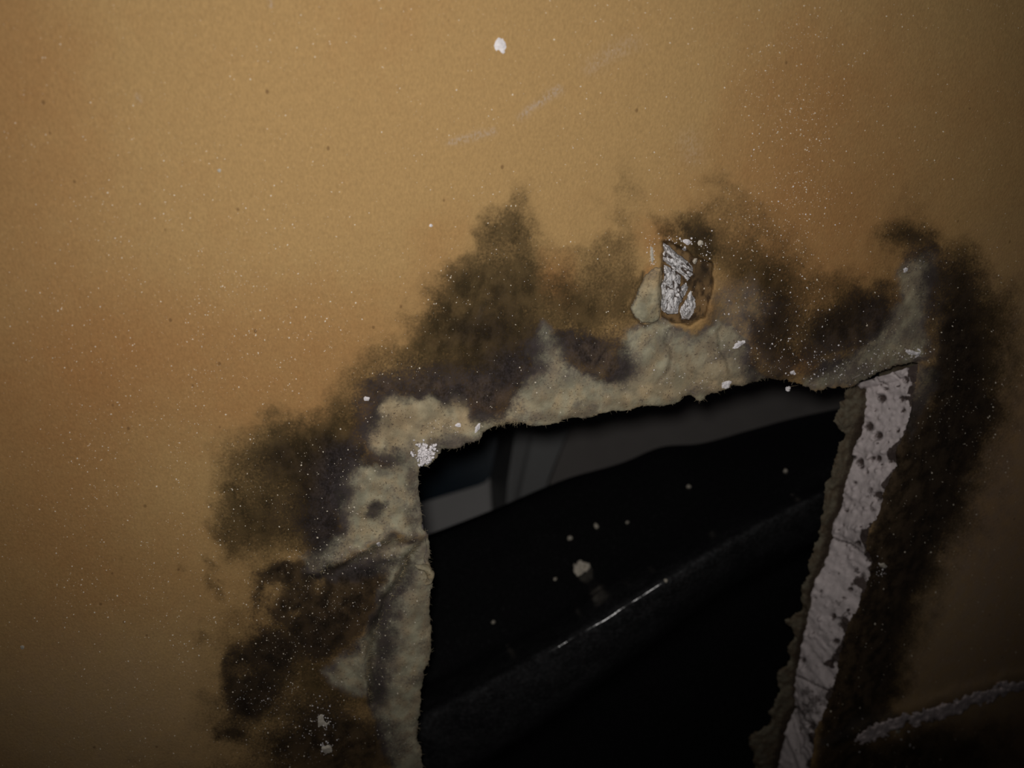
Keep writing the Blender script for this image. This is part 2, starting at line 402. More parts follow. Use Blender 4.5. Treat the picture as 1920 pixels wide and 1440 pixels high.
def solid_patch(poly, cell, edge, h_fn, thick, seed=0, place=P):
    """closed solid with a ragged outline: front at h_fn(X, Y, sd), back thick metres behind the outline's front"""
    a = np.array(poly)
    m = edge[0] * 2 + cell * 2

    def fn(X, Y):
        r = sdf(X, Y, poly)
        if edge[0]:
            r = r + edge[0] * fbm(X, Y, edge[1], 3, seed)
        return r
    X, Y, q = cut_grid(a[:, 0].min() - m, a[:, 0].max() + m, a[:, 1].min() - m, a[:, 1].max() + m, cell, fn)
    sd = fn(X, Y)
    h = h_fn(X, Y, sd)
    n = len(X)
    V = np.concatenate([place(X, Y, h), place(X, Y, h + thick)])
    be = boundary_edges(q)
    side = np.stack([be[:, 1], be[:, 0], be[:, 0] + n, be[:, 1] + n], -1)
    faces = np.concatenate([q, q[:, ::-1] + n, side])
    return V, faces, np.concatenate([X, X]), np.concatenate([Y, Y]), np.concatenate([sd, sd])


# ------------------------------------------------------------------ materials
class NT:
    def __init__(self, name):
        self.m = bpy.data.materials.new(name)
        self.m.use_nodes = True
        self.t = self.m.node_tree
        self.b = self.t.nodes['Principled BSDF']
        self.coord = self.t.nodes.new('ShaderNodeTexCoord').outputs['Object']

    def put(self, s, v):
        if isinstance(v, bpy.types.NodeSocket):
            self.t.links.new(v, s)
        elif isinstance(v, tuple) and len(v) == 3 and s.type == 'RGBA':
            s.default_value = (*v, 1)
        else:
            s.default_value = v

    def attr(self, name):
        n = self.t.nodes.new('ShaderNodeAttribute'); n.attribute_name = name
        return n.outputs['Fac']

    def scaled(self, sx, sy, sz, rot=(0, 0, 0)):
        n = self.t.nodes.new('ShaderNodeMapping')
        self.put(n.inputs['Vector'], self.coord)
        n.inputs['Scale'].default_value = (sx, sy, sz)
        n.inputs['Rotation'].default_value = rot
        return n.outputs[0]

    def noise(self, vec, scale=1.0, detail=3.0, rough=0.55):
        n = self.t.nodes.new('ShaderNodeTexNoise')
        self.put(n.inputs['Vector'], vec)
        n.inputs['Scale'].default_value = scale; n.inputs['Detail'].default_value = detail; n.inputs['Roughness'].default_value = rough
        return n.outputs['Fac']

    def voro(self, vec, scale, feature='F1', rnd=1.0):
        n = self.t.nodes.new('ShaderNodeTexVoronoi')
        n.feature = feature
        self.put(n.inputs['Vector'], vec)
        n.inputs['Scale'].default_value = scale
        n.inputs['Randomness'].default_value = rnd
        return n.outputs['Distance'], n.outputs.get('Color')

    def math(self, op, a, b=0.0, c=None, clamp=False):
        n = self.t.nodes.new('ShaderNodeMath'); n.operation = op; n.use_clamp = clamp
        self.put(n.inputs[0], a); self.put(n.inputs[1], b)
        if c is not None:
            self.put(n.inputs[2], c)
        return n.outputs[0]

    def ramp(self, v, a, b, lo=0.0, hi=1.0):
        n = self.t.nodes.new('ShaderNodeMapRange'); n.interpolation_type = 'SMOOTHSTEP'
        self.put(n.inputs[0], v)
        for i, x in enumerate((a, b, lo, hi)):
            n.inputs[i + 1].default_value = x
        return n.outputs[0]

    def mix(self, f, a, b, mode='MIX'):
        n = self.t.nodes.new('ShaderNodeMix'); n.data_type = 'RGBA'; n.blend_type = mode
        self.put(n.inputs[0], f); self.put(n.inputs[6], a); self.put(n.inputs[7], b)
        return n.outputs[2]

    def bump(self, h, strength=0.5, dist=1e-4):
        n = self.t.nodes.new('ShaderNodeBump')
        self.put(n.inputs['Height'], h); n.inputs['Strength'].default_value = strength; n.inputs['Distance'].default_value = dist
        self.t.links.new(n.outputs[0], self.b.inputs['Normal'])

    def done(self, color, rough=0.8, spec=0.3):
        self.put(self.b.inputs['Base Color'], color)
        self.put(self.b.inputs['Roughness'], rough)
        self.b.inputs['Specular IOR Level'].default_value = spec
        return self.m


def mat_face_paper():
    n = NT('mouldy_kraft_paper')
    fine = n.noise(n.scaled(2600, 2600, 1500), 1.0, 3)
    grit = n.noise(n.coord, 2300, 2, 0.6)
    mid = n.noise(n.scaled(420, 420, 260), 1.0, 4)
    broad = n.noise(n.coord, 34, 3)
    hair = n.noise(n.scaled(3000, 3000, 420), 1.0, 2)
    warm = n.math('ADD', n.attr('warm'), n.math('MULTIPLY', n.math('SUBTRACT', broad, 0.5), 0.9))
    warm = n.math('ADD', warm, n.math('MULTIPLY', n.math('SUBTRACT', mid, 0.5), 0.45), clamp=True)
    kraft = n.mix(warm, (0.400, 0.252, 0.104), (0.345, 0.175, 0.064))
    tone = n.math('ADD', 0.72, n.math('MULTIPLY', fine, 0.44))
    tone = n.math('ADD', tone, n.math('MULTIPLY', n.math('SUBTRACT', hair, 0.5), 0.22))
    kraft = n.mix(1.0, kraft, tone, 'MULTIPLY')
    kraft = n.mix(n.math('MULTIPLY', n.attr('glare'), n.ramp(mid, 0.2, 0.8, 0.25, 0.6)), kraft, (0.33, 0.27, 0.235))
    # brown flecks in the pulp
    fd, fc = n.voro(n.scaled(620, 620, 420), 1.0)
    pick = n.voro(n.scaled(620, 620, 420), 1.0)[1]
    sep = n.t.nodes.new('ShaderNodeSeparateColor'); n.put(sep.inputs[0], pick)
    fl = n.math('MULTIPLY', n.ramp(fd, 0.22, 0.10), n.ramp(sep.outputs[0], 0.955, 0.965))
    kraft = n.mix(n.math('MULTIPLY', fl, 0.55), kraft, (0.11, 0.055, 0.022))
    # chalky rub marks
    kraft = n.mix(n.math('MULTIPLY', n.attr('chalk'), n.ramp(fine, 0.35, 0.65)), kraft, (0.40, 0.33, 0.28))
    # olive mould: speckled, thins out at its margins
    m = n.attr('mold')
    g = n.math('ADD', n.math('MULTIPLY', grit, 0.55), n.math('MULTIPLY', fine, 0.45))
    streak = n.math('ADD', n.math('MULTIPLY', hair, 0.35), n.math('MULTIPLY', mid, 0.65))
    gm = n.math('ADD', n.math('MULTIPLY', g, 1.15), n.math('MULTIPLY', streak, 0.85))
    mf = n.math('SUBTRACT', n.math('ADD', n.math('MULTIPLY', m, 1.15), gm), 1.06)
    mf = n.math('MULTIPLY', n.ramp(mf, 0.0, 1.0), n.ramp(m, 0.0, 0.22))
    moldcol = n.mix(broad, (0.032, 0.023, 0.010), (0.022, 0.014, 0.006))
    grain = n.ramp(n.math('ADD', n.math('MULTIPLY', g, 0.55), n.math('MULTIPLY', streak, 0.45)), 0.36, 0.64, 0.35, 1.9)
    moldcol = n.mix(1.0, moldcol, grain, 'MULTIPLY')
    col = n.mix(n.math('MULTIPLY', mf, n.ramp(mid, 0.35, 0.65, 0.97, 0.84)), kraft, moldcol)
    # pale plies where the brown face has torn away
    b = n.attr('bare')
    bf = n.math('SUBTRACT', n.math('ADD', b, n.math('MULTIPLY', g, 0.45)), 0.22)
    bf = n.math('MULTIPLY', n.ramp(bf, 0.10, 0.85), n.ramp(b, 0.0, 0.2))
    pale = n.mix(n.ramp(mid, 0.35, 0.70), (0.300, 0.280, 0.195), (0.345, 0.275, 0.165))
    pale = n.mix(n.math('MULTIPLY', n.attr('warm'), 0.75), pale, (0.37, 0.265, 0.145))
    cloud = n.noise(n.coord, 210, 4, 0.6)
    pale = n.mix(1.0, pale, n.math('MULTIPLY', n.ramp(cloud, 0.34, 0.66, 0.78, 1.38), n.math('ADD', 0.74, n.math('MULTIPLY', g, 0.5))), 'MULTIPLY')
    pale = n.mix(n.math('MULTIPLY', n.ramp(grit, 0.57, 0.68), n.ramp(mid, 0.38, 0.60, 0.1, 0.8)), pale, (0.08, 0.062, 0.040))
    col = n.mix(n.math('MULTIPLY', bf, 0.97), col, pale)
    halo = n.math('MULTIPLY', n.math('MULTIPLY', b, n.math('SUBTRACT', 1.0, b)), 4.0, clamp=True)
    halo = n.math('MULTIPLY', halo, n.ramp(n.math('ADD', n.math('MULTIPLY', mid, .7), n.math('MULTIPLY', g, .3)), 0.36, 0.64, 0.15, 0.85))
    col = n.mix(halo, col, (0.105, 0.088, 0.084))
    col = n.mix(n.math('MULTIPLY', n.math('MULTIPLY', n.attr('grey'), n.ramp(b, 0.05, 0.4)), n.ramp(n.math('ADD', n.math('MULTIPLY', mid, .5), n.math('MULTIPLY', g, .5)), 0.34, 0.58, 0.35, 1.0)), col, (0.092, 0.076, 0.072))
    blot = n.noise(n.coord, 150, 3, 0.6)
    blotf = n.math('MULTIPLY', n.math('MULTIPLY', n.ramp(blot, 0.50, 0.68), b), n.ramp(g, 0.35, 0.6, 0.25, 0.75), clamp=True)
    col = n.mix(blotf, col, (0.125, 0.105, 0.088))
    # black-violet colonies over everything
    k = n.attr('black')
    kf = n.math('SUBTRACT', n.math('ADD', n.math('MULTIPLY', k, 1.2), n.math('MULTIPLY', gm, 0.75)), 0.80)
    kf = n.math('MULTIPLY', n.ramp(kf, 0.0, 0.95), n.ramp(k, 0.0, 0.22))
    kcol = n.mix(n.math('MAXIMUM', n.math('MULTIPLY', b, 0.9, clamp=True), n.attr('violet')), (0.016, 0.011, 0.008), (0.029, 0.0235, 0.0245))
    kcol = n.mix(1.0, kcol, grain, 'MULTIPLY')
    col = n.mix(n.math('MULTIPLY', kf, n.ramp(mid, 0.35, 0.65, 0.97, 0.86)), col, kcol)
    # rust-brown where the crater broke into the board
    col = n.mix(n.attr('wound'), col, n.mix(n.ramp(mid, 0.40, 0.58), (0.17, 0.105, 0.048), (0.040, 0.025, 0.014)))
    col = n.mix(n.math('MULTIPLY', n.attr('seam'), 0.85), col, (0.02, 0.015, 0.010))
    n.bump(n.math('ADD', n.math('ADD', n.math('MULTIPLY', fine, 0.8), n.math('MULTIPLY', grit, 0.5)), n.math('MULTIPLY', n.math('ADD', b, k), n.math('MULTIPLY', mid, 0.5))), 0.55, 1.6e-4)
    return n.done(col, 0.85, 0.10)


def mat_gypsum(name, base=(0.66, 0.58, 0.57), grime=(0.055, 0.036, 0.026), vein=0.0, fine_scale=2600):
    n = NT(name)
    a = n.noise(n.coord, fine_scale, 4, 0.6)
    c = n.noise(n.coord, 700, 4, 0.6)
    d = n.attr('dirt_shade')
    f = n.math('SUBTRACT', n.math('ADD', d, n.math('MULTIPLY', a, 0.8)), 0.40)
    f = n.math('MULTIPLY', n.ramp(f, 0.18, 0.66), n.ramp(d, 0.02, 0.25))
    col = n.mix(n.ramp(c, 0.3, 0.7), base, tuple(x * 0.82 for x in base))
    if vein:
        w = n.noise(n.scaled(1100, 1100, 420, (0, 0.25, 0)), 1.0, 4, 0.65)
        v = n.math('ABSOLUTE', n.math('SUBTRACT', w, 0.5))
        col = n.mix(n.math('MULTIPLY', n.ramp(v, 0.045, 0.008), vein), col, (0.06, 0.05, 0.045))
        col = n.mix(n.math('MULTIPLY', n.ramp(c, 0.55, 0.75), 0.4), col, (0.42, 0.37, 0.27))
    col = n.mix(n.math('MULTIPLY', f, 0.95), col, grime)
    n.bump(n.math('ADD', a, c), 0.6, 1.5e-4)
    return n.done(col, 0.85, 0.25)


def mat_back_paper():
    n = NT('frayed_backing_paper')
    a = n.noise(n.coord, 2200, 4, 0.6)
    c = n.noise(n.coord, 420, 4, 0.6)
    col = n.mix(n.ramp(c, 0.35, 0.65), (0.140, 0.122, 0.086), (0.095, 0.070, 0.045))
    col = n.mix(n.ramp(n.math('ADD', n.attr('dirt_shade'), n.math('MULTIPLY', n.math('SUBTRACT', a, .5), .8)), 0.15, 0.75), col, (0.05, 0.036, 0.025))
    n.bump(n.math('ADD', a, c), 0.5, 1.5e-4)
    return n.done(col, 0.9, 0.1)


def mat_plain(name, col, rough=0.8, spec=0.3, noise_scale=1500, var=0.25, bump=1e-4):
    n = NT(name)
    a = n.noise(n.coord, noise_scale, 3)
    c = n.mix(1.0, n.mix(0.0, col, col), n.math('ADD', 1.0 - var * 0.5, n.math('MULTIPLY', a, var)), 'MULTIPLY')
    if bump:
        n.bump(a, 0.5, bump)
    return n.done(c, rough, spec)


def mat_plastic():
    n = NT('black_polythene')
    a = n.noise(n.scaled(160, 160, 160), 1.0, 5, 0.6)
    f = n.noise(n.coord, 900, 4, 0.65)
    col = n.mix(n.ramp(f, 0.52, 0.72), (0.010, 0.010, 0.0105), (0.022, 0.022, 0.023))
    dust = n.math('MULTIPLY', n.ramp(n.math('ADD', n.math('MULTIPLY', f, .6), n.math('MULTIPLY', a, .5)), 0.36, 0.85), n.attr('dust'))  # lightens the raised fold: its sheen is put into the colour
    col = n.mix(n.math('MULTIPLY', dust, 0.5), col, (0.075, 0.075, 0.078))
    n.bump(n.math('ADD', n.math('MULTIPLY', a, 1.0), n.math('MULTIPLY', f, 0.12)), 0.30, 6e-4)
    return n.done(col, n.math('ADD', 0.11, n.math('MULTIPLY', f, 0.14)), 0.5)


M_FACE = mat_face_paper()
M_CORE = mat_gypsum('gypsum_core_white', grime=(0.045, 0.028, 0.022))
M_FRAG = mat_gypsum('cracked_gypsum', (0.72, 0.70, 0.70), vein=0.85)
M_CHIP = mat_gypsum('white_plaster_chip', (0.80, 0.76, 0.77))
M_DULL = mat_gypsum('dull_plaster', (0.52, 0.47, 0.39))
M_BACK = mat_back_paper()
M_EDGE = mat_plain('torn_paper_edge', (0.30, 0.245, 0.155), 0.9, 0.15, 2000, 0.7, 2e-4)
M_FIBRE = mat_plain('paper_fibre', (0.36, 0.30, 0.20), 0.8, 0.2, 900, 0.8, 0)
M_PLASTIC = mat_plastic()
M_WHITEPVC = mat_plain('white_frame_plastic', (0.80, 0.78, 0.76), 0.5, 0.4, 40, 0.12, 0)
M_DIMPVC = mat_plain('half_shaded_frame_plastic', (0.36, 0.36, 0.355), 0.5, 0.4, 40, 0.12, 0)  # same pale frame, the stiles' shade put into its colour
M_SHADEPVC = mat_plain('shaded_frame_plastic', (0.22, 0.22, 0.215), 0.5, 0.4, 40, 0.12, 0)  # same pale frame, darkened in colour for the bead's shade
M_NAVY = mat_plain('dark_blue_night_glass', (0.012, 0.035, 0.060), 0.25, 0.4, 20, 0.2, 0)
M_WALL = mat_plain('greyish_wall_paint', (0.40, 0.37, 0.35), 0.9, 0.2, 60, 0.2, 1e-4)

# ------------------------------------------------------------------ back of the space: wall and window, far behind the hole
def slab(name, front, back_extra, mat, parent=None):
    """prism between a front outline (px, py, distance) and the same outline pushed back"""
    V = [Q(x, y, t) for x, y, t in front]
    n = len(V)
    V += [Q(x, y, t) + np.array([0, back_extra, 0]) for x, y, t in front]
    me = bpy.data.meshes.new(name)
    fs = [list(range(n))[::-1], list(range(n, 2 * n))] + [[i, (i + 1) % n, (i + 1) % n + n, i + n] for i in range(n)]
    me.from_pydata([tuple(v) for v in V], [], fs)
    me.update()
    import bmesh
    bm = bmesh.new(); bm.from_mesh(me); bmesh.ops.recalc_face_normals(bm, faces=bm.faces); bm.to_mesh(me); bm.free()
    ob = link(name, me, mat, parent)
    return ob


WD = 0.62
wall = slab('wall_back', [(1030, 905, WD), (1085, 760, WD), (1110, 640, WD), (2300, 640, WD), (2300, 1300, WD), (1000, 1300, WD)], 0.03, M_WALL)
tag(wall, 'dim grey wall beyond the hole, above the black plastic', 'wall', kind='structure')
win = bpy.data.objects.new('window_1', None); COL.objects.link(win)
win.location = Q(880, 850, WD).tolist()
tag(win, 'blurred dark blue window with a pale frame seen through the hole', 'window', kind='structure')
bpy.context.view_layer.update()


def wpart(name, front, ex, mat):
    o = slab(name, front, ex, mat)
    o.parent = win
    o.matrix_parent_inverse = win.matrix_world.inverted()
    return o


wpart('pane', [(420, 1060, WD), (780, 946, WD), (896, 911, WD), (910, 905, WD), (918, 895, WD), (922, 878, WD), (938, 800, WD), (962, 660, WD), (420, 640, WD)], 0.006, M_NAVY)
wpart('bottom_rail', [(420, 1060, WD - .001), (780, 946, WD - .001), (896, 911, WD - .001), (910, 905, WD - .001), (918, 896, WD - .001), (925, 965, WD - .02), (928, 1100, WD - .03), (420, 1200, WD - .03)], 0.012, M_WHITEPVC)
wpart('glazing_bead', [(918, 896, WD - .001), (922, 878, WD - .001), (938, 800, WD - .001), (962, 660, WD - .001), (990, 660, WD - .05), (968, 800, WD - .05), (952, 905, WD - .05), (946, 1010, WD - .05), (928, 1010, WD - .02)], 0.012, M_SHADEPVC)
wpart('sash_stile', [(946, 1010, WD - .05), (952, 905, WD - .05), (968, 800, WD - .05), (990, 660, WD - .05), (1030, 660, WD - .045), (1005, 800, WD - .045), (975, 930, WD - .045), (960, 1010, WD - .045)], 0.03, M_DIMPVC)
wpart('frame_stile', [(975, 930, WD - .03), (1006, 800, WD - .03), (1031, 660, WD - .03), (1105, 660, WD - .03), (1072, 790, WD - .03), (1028, 900, WD - .03), (1000, 1010, WD - .03), (960, 1010, WD - .03)], 0.03, M_DIMPVC)

# ------------------------------------------------------------------ black plastic sheet behind the board
def cr_spline(pts, xs):
    """Catmull-Rom through (x, y...) rows, sampled by x"""
    a = np.array(pts, float)
    out = []
    for k in range(1, a.shape[1]):
        x, y = a[:, 0], a[:, k]
        m = np.gradient(y, x)
        i = np.clip(np.searchsorted(x, xs) - 1, 0, len(x) - 2)
        h = x[i + 1] - x[i]; t = np.clip((xs - x[i]) / h, 0, 1)
        out.append((2 * t**3 - 3 * t**2 + 1) * y[i] + (t**3 - 2 * t**2 + t) * h * m[i] + (-2 * t**3 + 3 * t**2) * y[i + 1] + (t**3 - t**2) * h * m[i + 1])
    return out


XS = np.linspace(560, 1860, 331)
horizon = cr_spline([(560, 1080), (800, 1003), (920, 957), (1060, 898), (1170, 866), (1240, 838), (1310, 832), (1400, 808), (1480, 786), (1600, 760), (1860, 690)], XS)[0]
fold1 = cr_spline([(560, 1345), (800, 1290), (930, 1228), (1060, 1155), (1140, 1100), (1250, 1040), (1355, 980), (1445, 940), (1600, 885), (1860, 800)], XS)[0]
crest = cr_spline([(560, 1480), (800, 1352), (905, 1297), (995, 1246), (1090, 1191), (1128, 1170), (1150, 1156), (1250, 1092), (1330, 1042), (1480, 960), (1600, 900), (1860, 790)], XS)[0]
fold2 = cr_spline([(560, 1600), (800, 1490), (905, 1430), (1040, 1342), (1205, 1220), (1345, 1115), (1540, 1010), (1660, 950), (1860, 850)], XS)[0]
fold1 = np.minimum(fold1, crest - 20)
fold2 = np.maximum(fold2, crest + 30)
S_ = (XS - 1140) / 400.0
crest_t = 0.2160 + 0.010 * S_ ** 2 - 0.000 * S_
rowdef = [  # (y row, distance row)
    (horizon + 150, 0.36 + 0 * XS), (horizon + 30, 0.335 + 0 * XS), (horizon + 1, 0.315 + 0 * XS), (horizon + 10, 0.300 + 0 * XS), (horizon * .7 + fold1 * .3, 0.280 + 0 * XS), (horizon * .3 + fold1 * .7, 0.256 + 0 * XS),
    (fold1 - 8, crest_t + 0.022), (fold1 + 5, crest_t + 0.017), (fold1 * .45 + crest * .55, crest_t + 0.0055), (crest, crest_t),
    (fold2 * .5 + crest * .5, crest_t + 0.0055), (fold2 - 4, crest_t + 0.017), (fold2 + 12, crest_t + 0.034), (fold2 + 160, crest_t + 0.060), (fold2 + 420, crest_t + 0.080), (fold2 + 700, crest_t + .09)]
RY = np.array([r[0] for r in rowdef]); RT = np.array([r[1] for r in rowdef])
NSUB = 12
nr = len(rowdef)
vv = np.linspace(0, nr - 1, (nr - 1) * NSUB + 1)
kk = np.arange(nr)


def col_interp(A):
    """smooth monotone-ish interpolation down the rows"""
    i = np.clip(np.floor(vv).astype(int), 0, nr - 2)
    t = (vv - i)[:, None]
    mtan = np.zeros_like(A)
    mtan[1:-1] = (A[2:] - A[:-2]) / 2
    d0 = A[1:-1] - A[:-2]; d1 = A[2:] - A[1:-1]
    same = d0 * d1 > 0
    lim = 2.0 * np.minimum(np.abs(d0), np.abs(d1)) * np.sign(d0)
    mtan[1:-1] = np.where(same, np.where(np.abs(mtan[1:-1]) < np.abs(lim), mtan[1:-1], lim), 0)
    return (2 * t**3 - 3 * t**2 + 1) * A[i] + (t**3 - 2 * t**2 + t) * mtan[i] + (-2 * t**3 + 3 * t**2) * A[i + 1] + (t**3 - t**2) * mtan[i + 1]


GY = col_interp(RY); GT = col_interp(RT)
GX = np.broadcast_to(XS, GY.shape)
GT = GT + 0.0011 * fbm(GX, GY, 160, 3, 2) + 0.00022 * fbm(GX, GY, 40, 3, 4)
VP = Q(GX.ravel(), GY.ravel(), GT.ravel())
nyy, nxx = GY.shape
ii = np.arange(nyy * nxx).reshape(nyy, nxx)
qf = np.stack([ii[:-1, :-1], ii[1:, :-1], ii[1:, 1:], ii[:-1, 1:]], -1).reshape(-1, 4)
band = np.exp(-((vv - 9.0) / 2.1) ** 10)[:, None] + 0 * GX  # extent of the fold's painted sheen, between the two creases
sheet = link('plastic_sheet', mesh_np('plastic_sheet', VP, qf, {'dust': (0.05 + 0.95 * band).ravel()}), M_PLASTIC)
sol = sheet.modifiers.new('thickness', 'SOLIDIFY'); sol.thickness = 0.0002; sol.offset = 1
tag(sheet, 'black glossy plastic sheet with a raised diagonal fold behind the hole', 'plastic sheet')

# ------------------------------------------------------------------ the board
board = bpy.data.objects.new('drywall_board', None)
COL.objects.link(board)
tag(board, 'brown paper-faced drywall board with black mould around a ragged cut hole', 'drywall')


def part(name, me, mat):
    return link(name, me, mat, board)


CELL = 3.0
X, Y, q = cut_grid(-430, 2360, -400, 1740, CELL, lambda x, y: -hole_sd(x, y))
SD = hole_sd(X, Y)
BM = bare_mask(X, Y)
H = face_h(X, Y, SD, BM)
wx, wy = warp(X, Y)
mold = blobs(wx, wy, MOLD)
mold = np.clip(mold + 0.10 * fbm(X, Y, 60, 4, 3) * sstep(0, .2, mold), 0, 1)
wx2, wy2 = warp(X, Y, 8, 7)
black = blobs(wx2, wy2, BLACK)
for lx, ly, rx, ry in ((512, 1113, 20, 17), (552, 1152, 16, 10), (448, 1256, 18, 16), (600, 1100, 16, 20)):
    black = black * (1 - 0.42 * blobs(wx2, wy2, [(lx, ly, rx, ry, 0, 1.0)]))
black = np.clip(black + 0.12 * fbm(X, Y, 34, 4, 5) * sstep(0, .25, black), 0, 1)
warm = blobs(wx, wy, WARM)
grey = blobs(wx2, wy2, GREY)
glare = blobs(wx, wy, GLARE)
violet = blobs(wx2, wy2, VIOLET)
black = np.maximum(black, np.clip(violet + 0.14 * fbm(X, Y, 26, 4, 2) * sstep(0, .25, violet), 0, 1))
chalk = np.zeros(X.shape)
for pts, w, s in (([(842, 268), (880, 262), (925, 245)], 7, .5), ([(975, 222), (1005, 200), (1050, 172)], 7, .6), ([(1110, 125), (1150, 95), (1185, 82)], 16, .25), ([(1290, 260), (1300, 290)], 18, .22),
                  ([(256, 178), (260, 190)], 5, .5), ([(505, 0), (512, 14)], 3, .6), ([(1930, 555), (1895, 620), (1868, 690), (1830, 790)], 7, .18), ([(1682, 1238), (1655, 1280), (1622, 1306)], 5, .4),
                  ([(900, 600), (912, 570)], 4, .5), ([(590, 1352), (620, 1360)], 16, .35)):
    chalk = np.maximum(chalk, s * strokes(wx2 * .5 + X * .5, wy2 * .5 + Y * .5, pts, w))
wxx, wyy = warp(X, Y, 2.0, 2.5)
wound = pmask(wxx + 3 * fbm(X, Y, 18, 2, 3), wyy + 3 * fbm(X, Y, 18, 2, 4), WOUND, 3.5)
wx3, wy3 = warp(X, Y, 8, 5)
seam = 0.8 * strokes(wx3, wy3, CRACK_A, 3.5) + 0.5 * strokes(wx3, wy3 - 7, TEAR_B, 6)
seam = np.maximum(seam, 0.9 * strokes(wxx, wyy, [(1206, 512), (1196, 545), (1184, 575), (1190, 596), (1208, 612), (1232, 602)], 2.6))
for c in ([(1255, 612), (1256, 650), (1258, 672), (1246, 700), (1238, 722)], [(1350, 612), (1349, 640), (1362, 680), (1364, 700)], [(1292, 690), (1310, 705), (1330, 712)]):
    seam = np.maximum(seam, 0.45 * strokes(wx3, wy3, c, 2.5))
seam = np.maximum(seam, 0.95 * blobs(wxx, wyy, [(1316, 512, 18, 22, 0, .95), (1290, 536, 8, 10, 0, .8), (1330, 470, 10, 20, 0, .4)]))  # dark blobs put the crater cavity's shade into the colour
n0 = len(X)
be = boundary_edges(q)
mid = hole_sd((X[be[:, 0]] + X[be[:, 1]]) / 2, (Y[be[:, 0]] + Y[be[:, 1]]) / 2)
rim_e = be[np.abs(mid) < 6]
V = P(X, Y, H)
# folded-in rim: the paper's own thickness along the cut
ru, rinv = np.unique(rim_e.ravel(), return_inverse=True)
rV = P(X[ru], Y[ru], H[ru] + 0.0009)
ridx = n0 + rinv.reshape(-1, 2)
rq = np.stack([rim_e[:, 1], rim_e[:, 0], ridx[:, 0], ridx[:, 1]], -1)
cat = lambda a: np.concatenate([a, a[ru]])
face = part('face_paper', mesh_np('face_paper', np.concatenate([V, rV]), np.concatenate([q, rq]),
            {'mold': cat(mold), 'black': cat(black), 'bare': cat(BM), 'warm': cat(warm), 'chalk': cat(chalk), 'wound': cat(wound), 'grey': cat(grey), 'glare': cat(glare), 'violet': cat(violet), 'seam': cat(np.clip(seam, 0, 1))}), M_FACE)
face['label'] = 'brown kraft face paper, mould-stained, torn to pale plies round the hole'
RIMX, RIMY, RIMH = X[ru], Y[ru], H[ru]


def resample(pts, n):
    a = np.array(pts, float)
    s = np.concatenate([[0], np.cumsum(np.hypot(*np.diff(a, axis=0).T))])
    u = np.linspace(0, s[-1], n)
    return np.interp(u, s, a[:, 0]), np.interp(u, s, a[:, 1])


def resample_y(pts, ys):
    a = np.array(pts, float)
    return np.interp(ys, a[:, 1], a[:, 0])


def toward_foot(px, py, h):
    """where a point straight behind (px,py) through the board appears"""
    k = (D / ML) / (D / ML + h)
    return FOOT[0] + (px - FOOT[0]) * k, FOOT[1] + (py - FOOT[1]) * k


# gypsum core, the broken white face down the right side of the hole
NU, NV = 430, 52
fx, fy = resample(RIGHT, NU)
bx, by = resample(CORE_BACK, NU)
v = np.linspace(0, 1, NV)[None, :]
ragx = 3.0 * fbm(fy, fx, 22, 3, 1); fx = fx + 6 + ragx
bx = bx + 3.5 * fbm(by, bx, 26, 3, 2)
CXg = fx[:, None] * (1 - v) + bx[:, None] * v
CYg = fy[:, None] * (1 - v) + by[:, None] * v
fh = face_h(fx, fy, np.full(fx.shape, 6.0))
CH = (fh[:, None] + 0.0006) * (1 - v) + THICK * v
rel = 0.28 * fbm(CXg, CYg, 26, 4, 3) + 0.10 * fbm(CXg, CYg, 8, 3, 6)
dirt_shade = np.zeros(CXg.shape)
wob = fbm(CXg, CYg, 6, 3, 1); wob2 = fbm(CXg, CYg, 6, 3, 2)
pits = [(1652, 749, 8), (1660, 730, 5), (1628, 800, 8), (1645, 817, 8), (1690, 748, 6), (1692, 770, 5), (1612, 868, 7), (1646, 861, 6), (1670, 866, 4), (1636, 861, 5), (1600, 858, 6), (1682, 806, 5),
        (1645, 930, 9), (1608, 1020, 6), (1586, 957, 4), (1580, 985, 3), (1594, 1106, 5), (1597, 1096, 4), (1582, 1120, 4), (1562, 1157, 6), (1567, 1204, 7), (1504, 1238, 5), (1556, 1243, 5), (1602, 906, 4), (1625, 885, 4),
        (1615, 875, 5), (1698, 712, 6), (1640, 770, 3), (1571, 1076, 3), (1543, 1060, 3), (1540, 1108, 3)]
for k in range(90):
    i = RNG.integers(0, NU); w = RNG.random() ** 0.6
    pits.append((CXg[i, int((1 - w) * (NV - 1))], CYg[i, int((1 - w) * (NV - 1))], RNG.uniform(1.5, 3.2)))
for x, y, r in pits:
    g = np.exp(-(((CXg - x) ** 2 + (CYg - y) ** 2) / r ** 2) ** 1.5)
    rel -= min(1.0, 0.14 * r) * g
    dirt_shade = np.maximum(dirt_shade, (0.55 + 0.04 * r) * np.exp(-((CXg - x + 1.5 * wob) ** 2 + (CYg - y + 1.5 * wob2) ** 2) / (r * 1.1) ** 2))
for k in range(260):
    i = RNG.integers(0, NU); j = RNG.integers(4, NV)
    x, y, r = CXg[i, j], CYg[i, j], RNG.uniform(2, 4.5)
    rel += 0.13 * r * np.exp(-((CXg - x) ** 2 + (CYg - y) ** 2) / r ** 2)
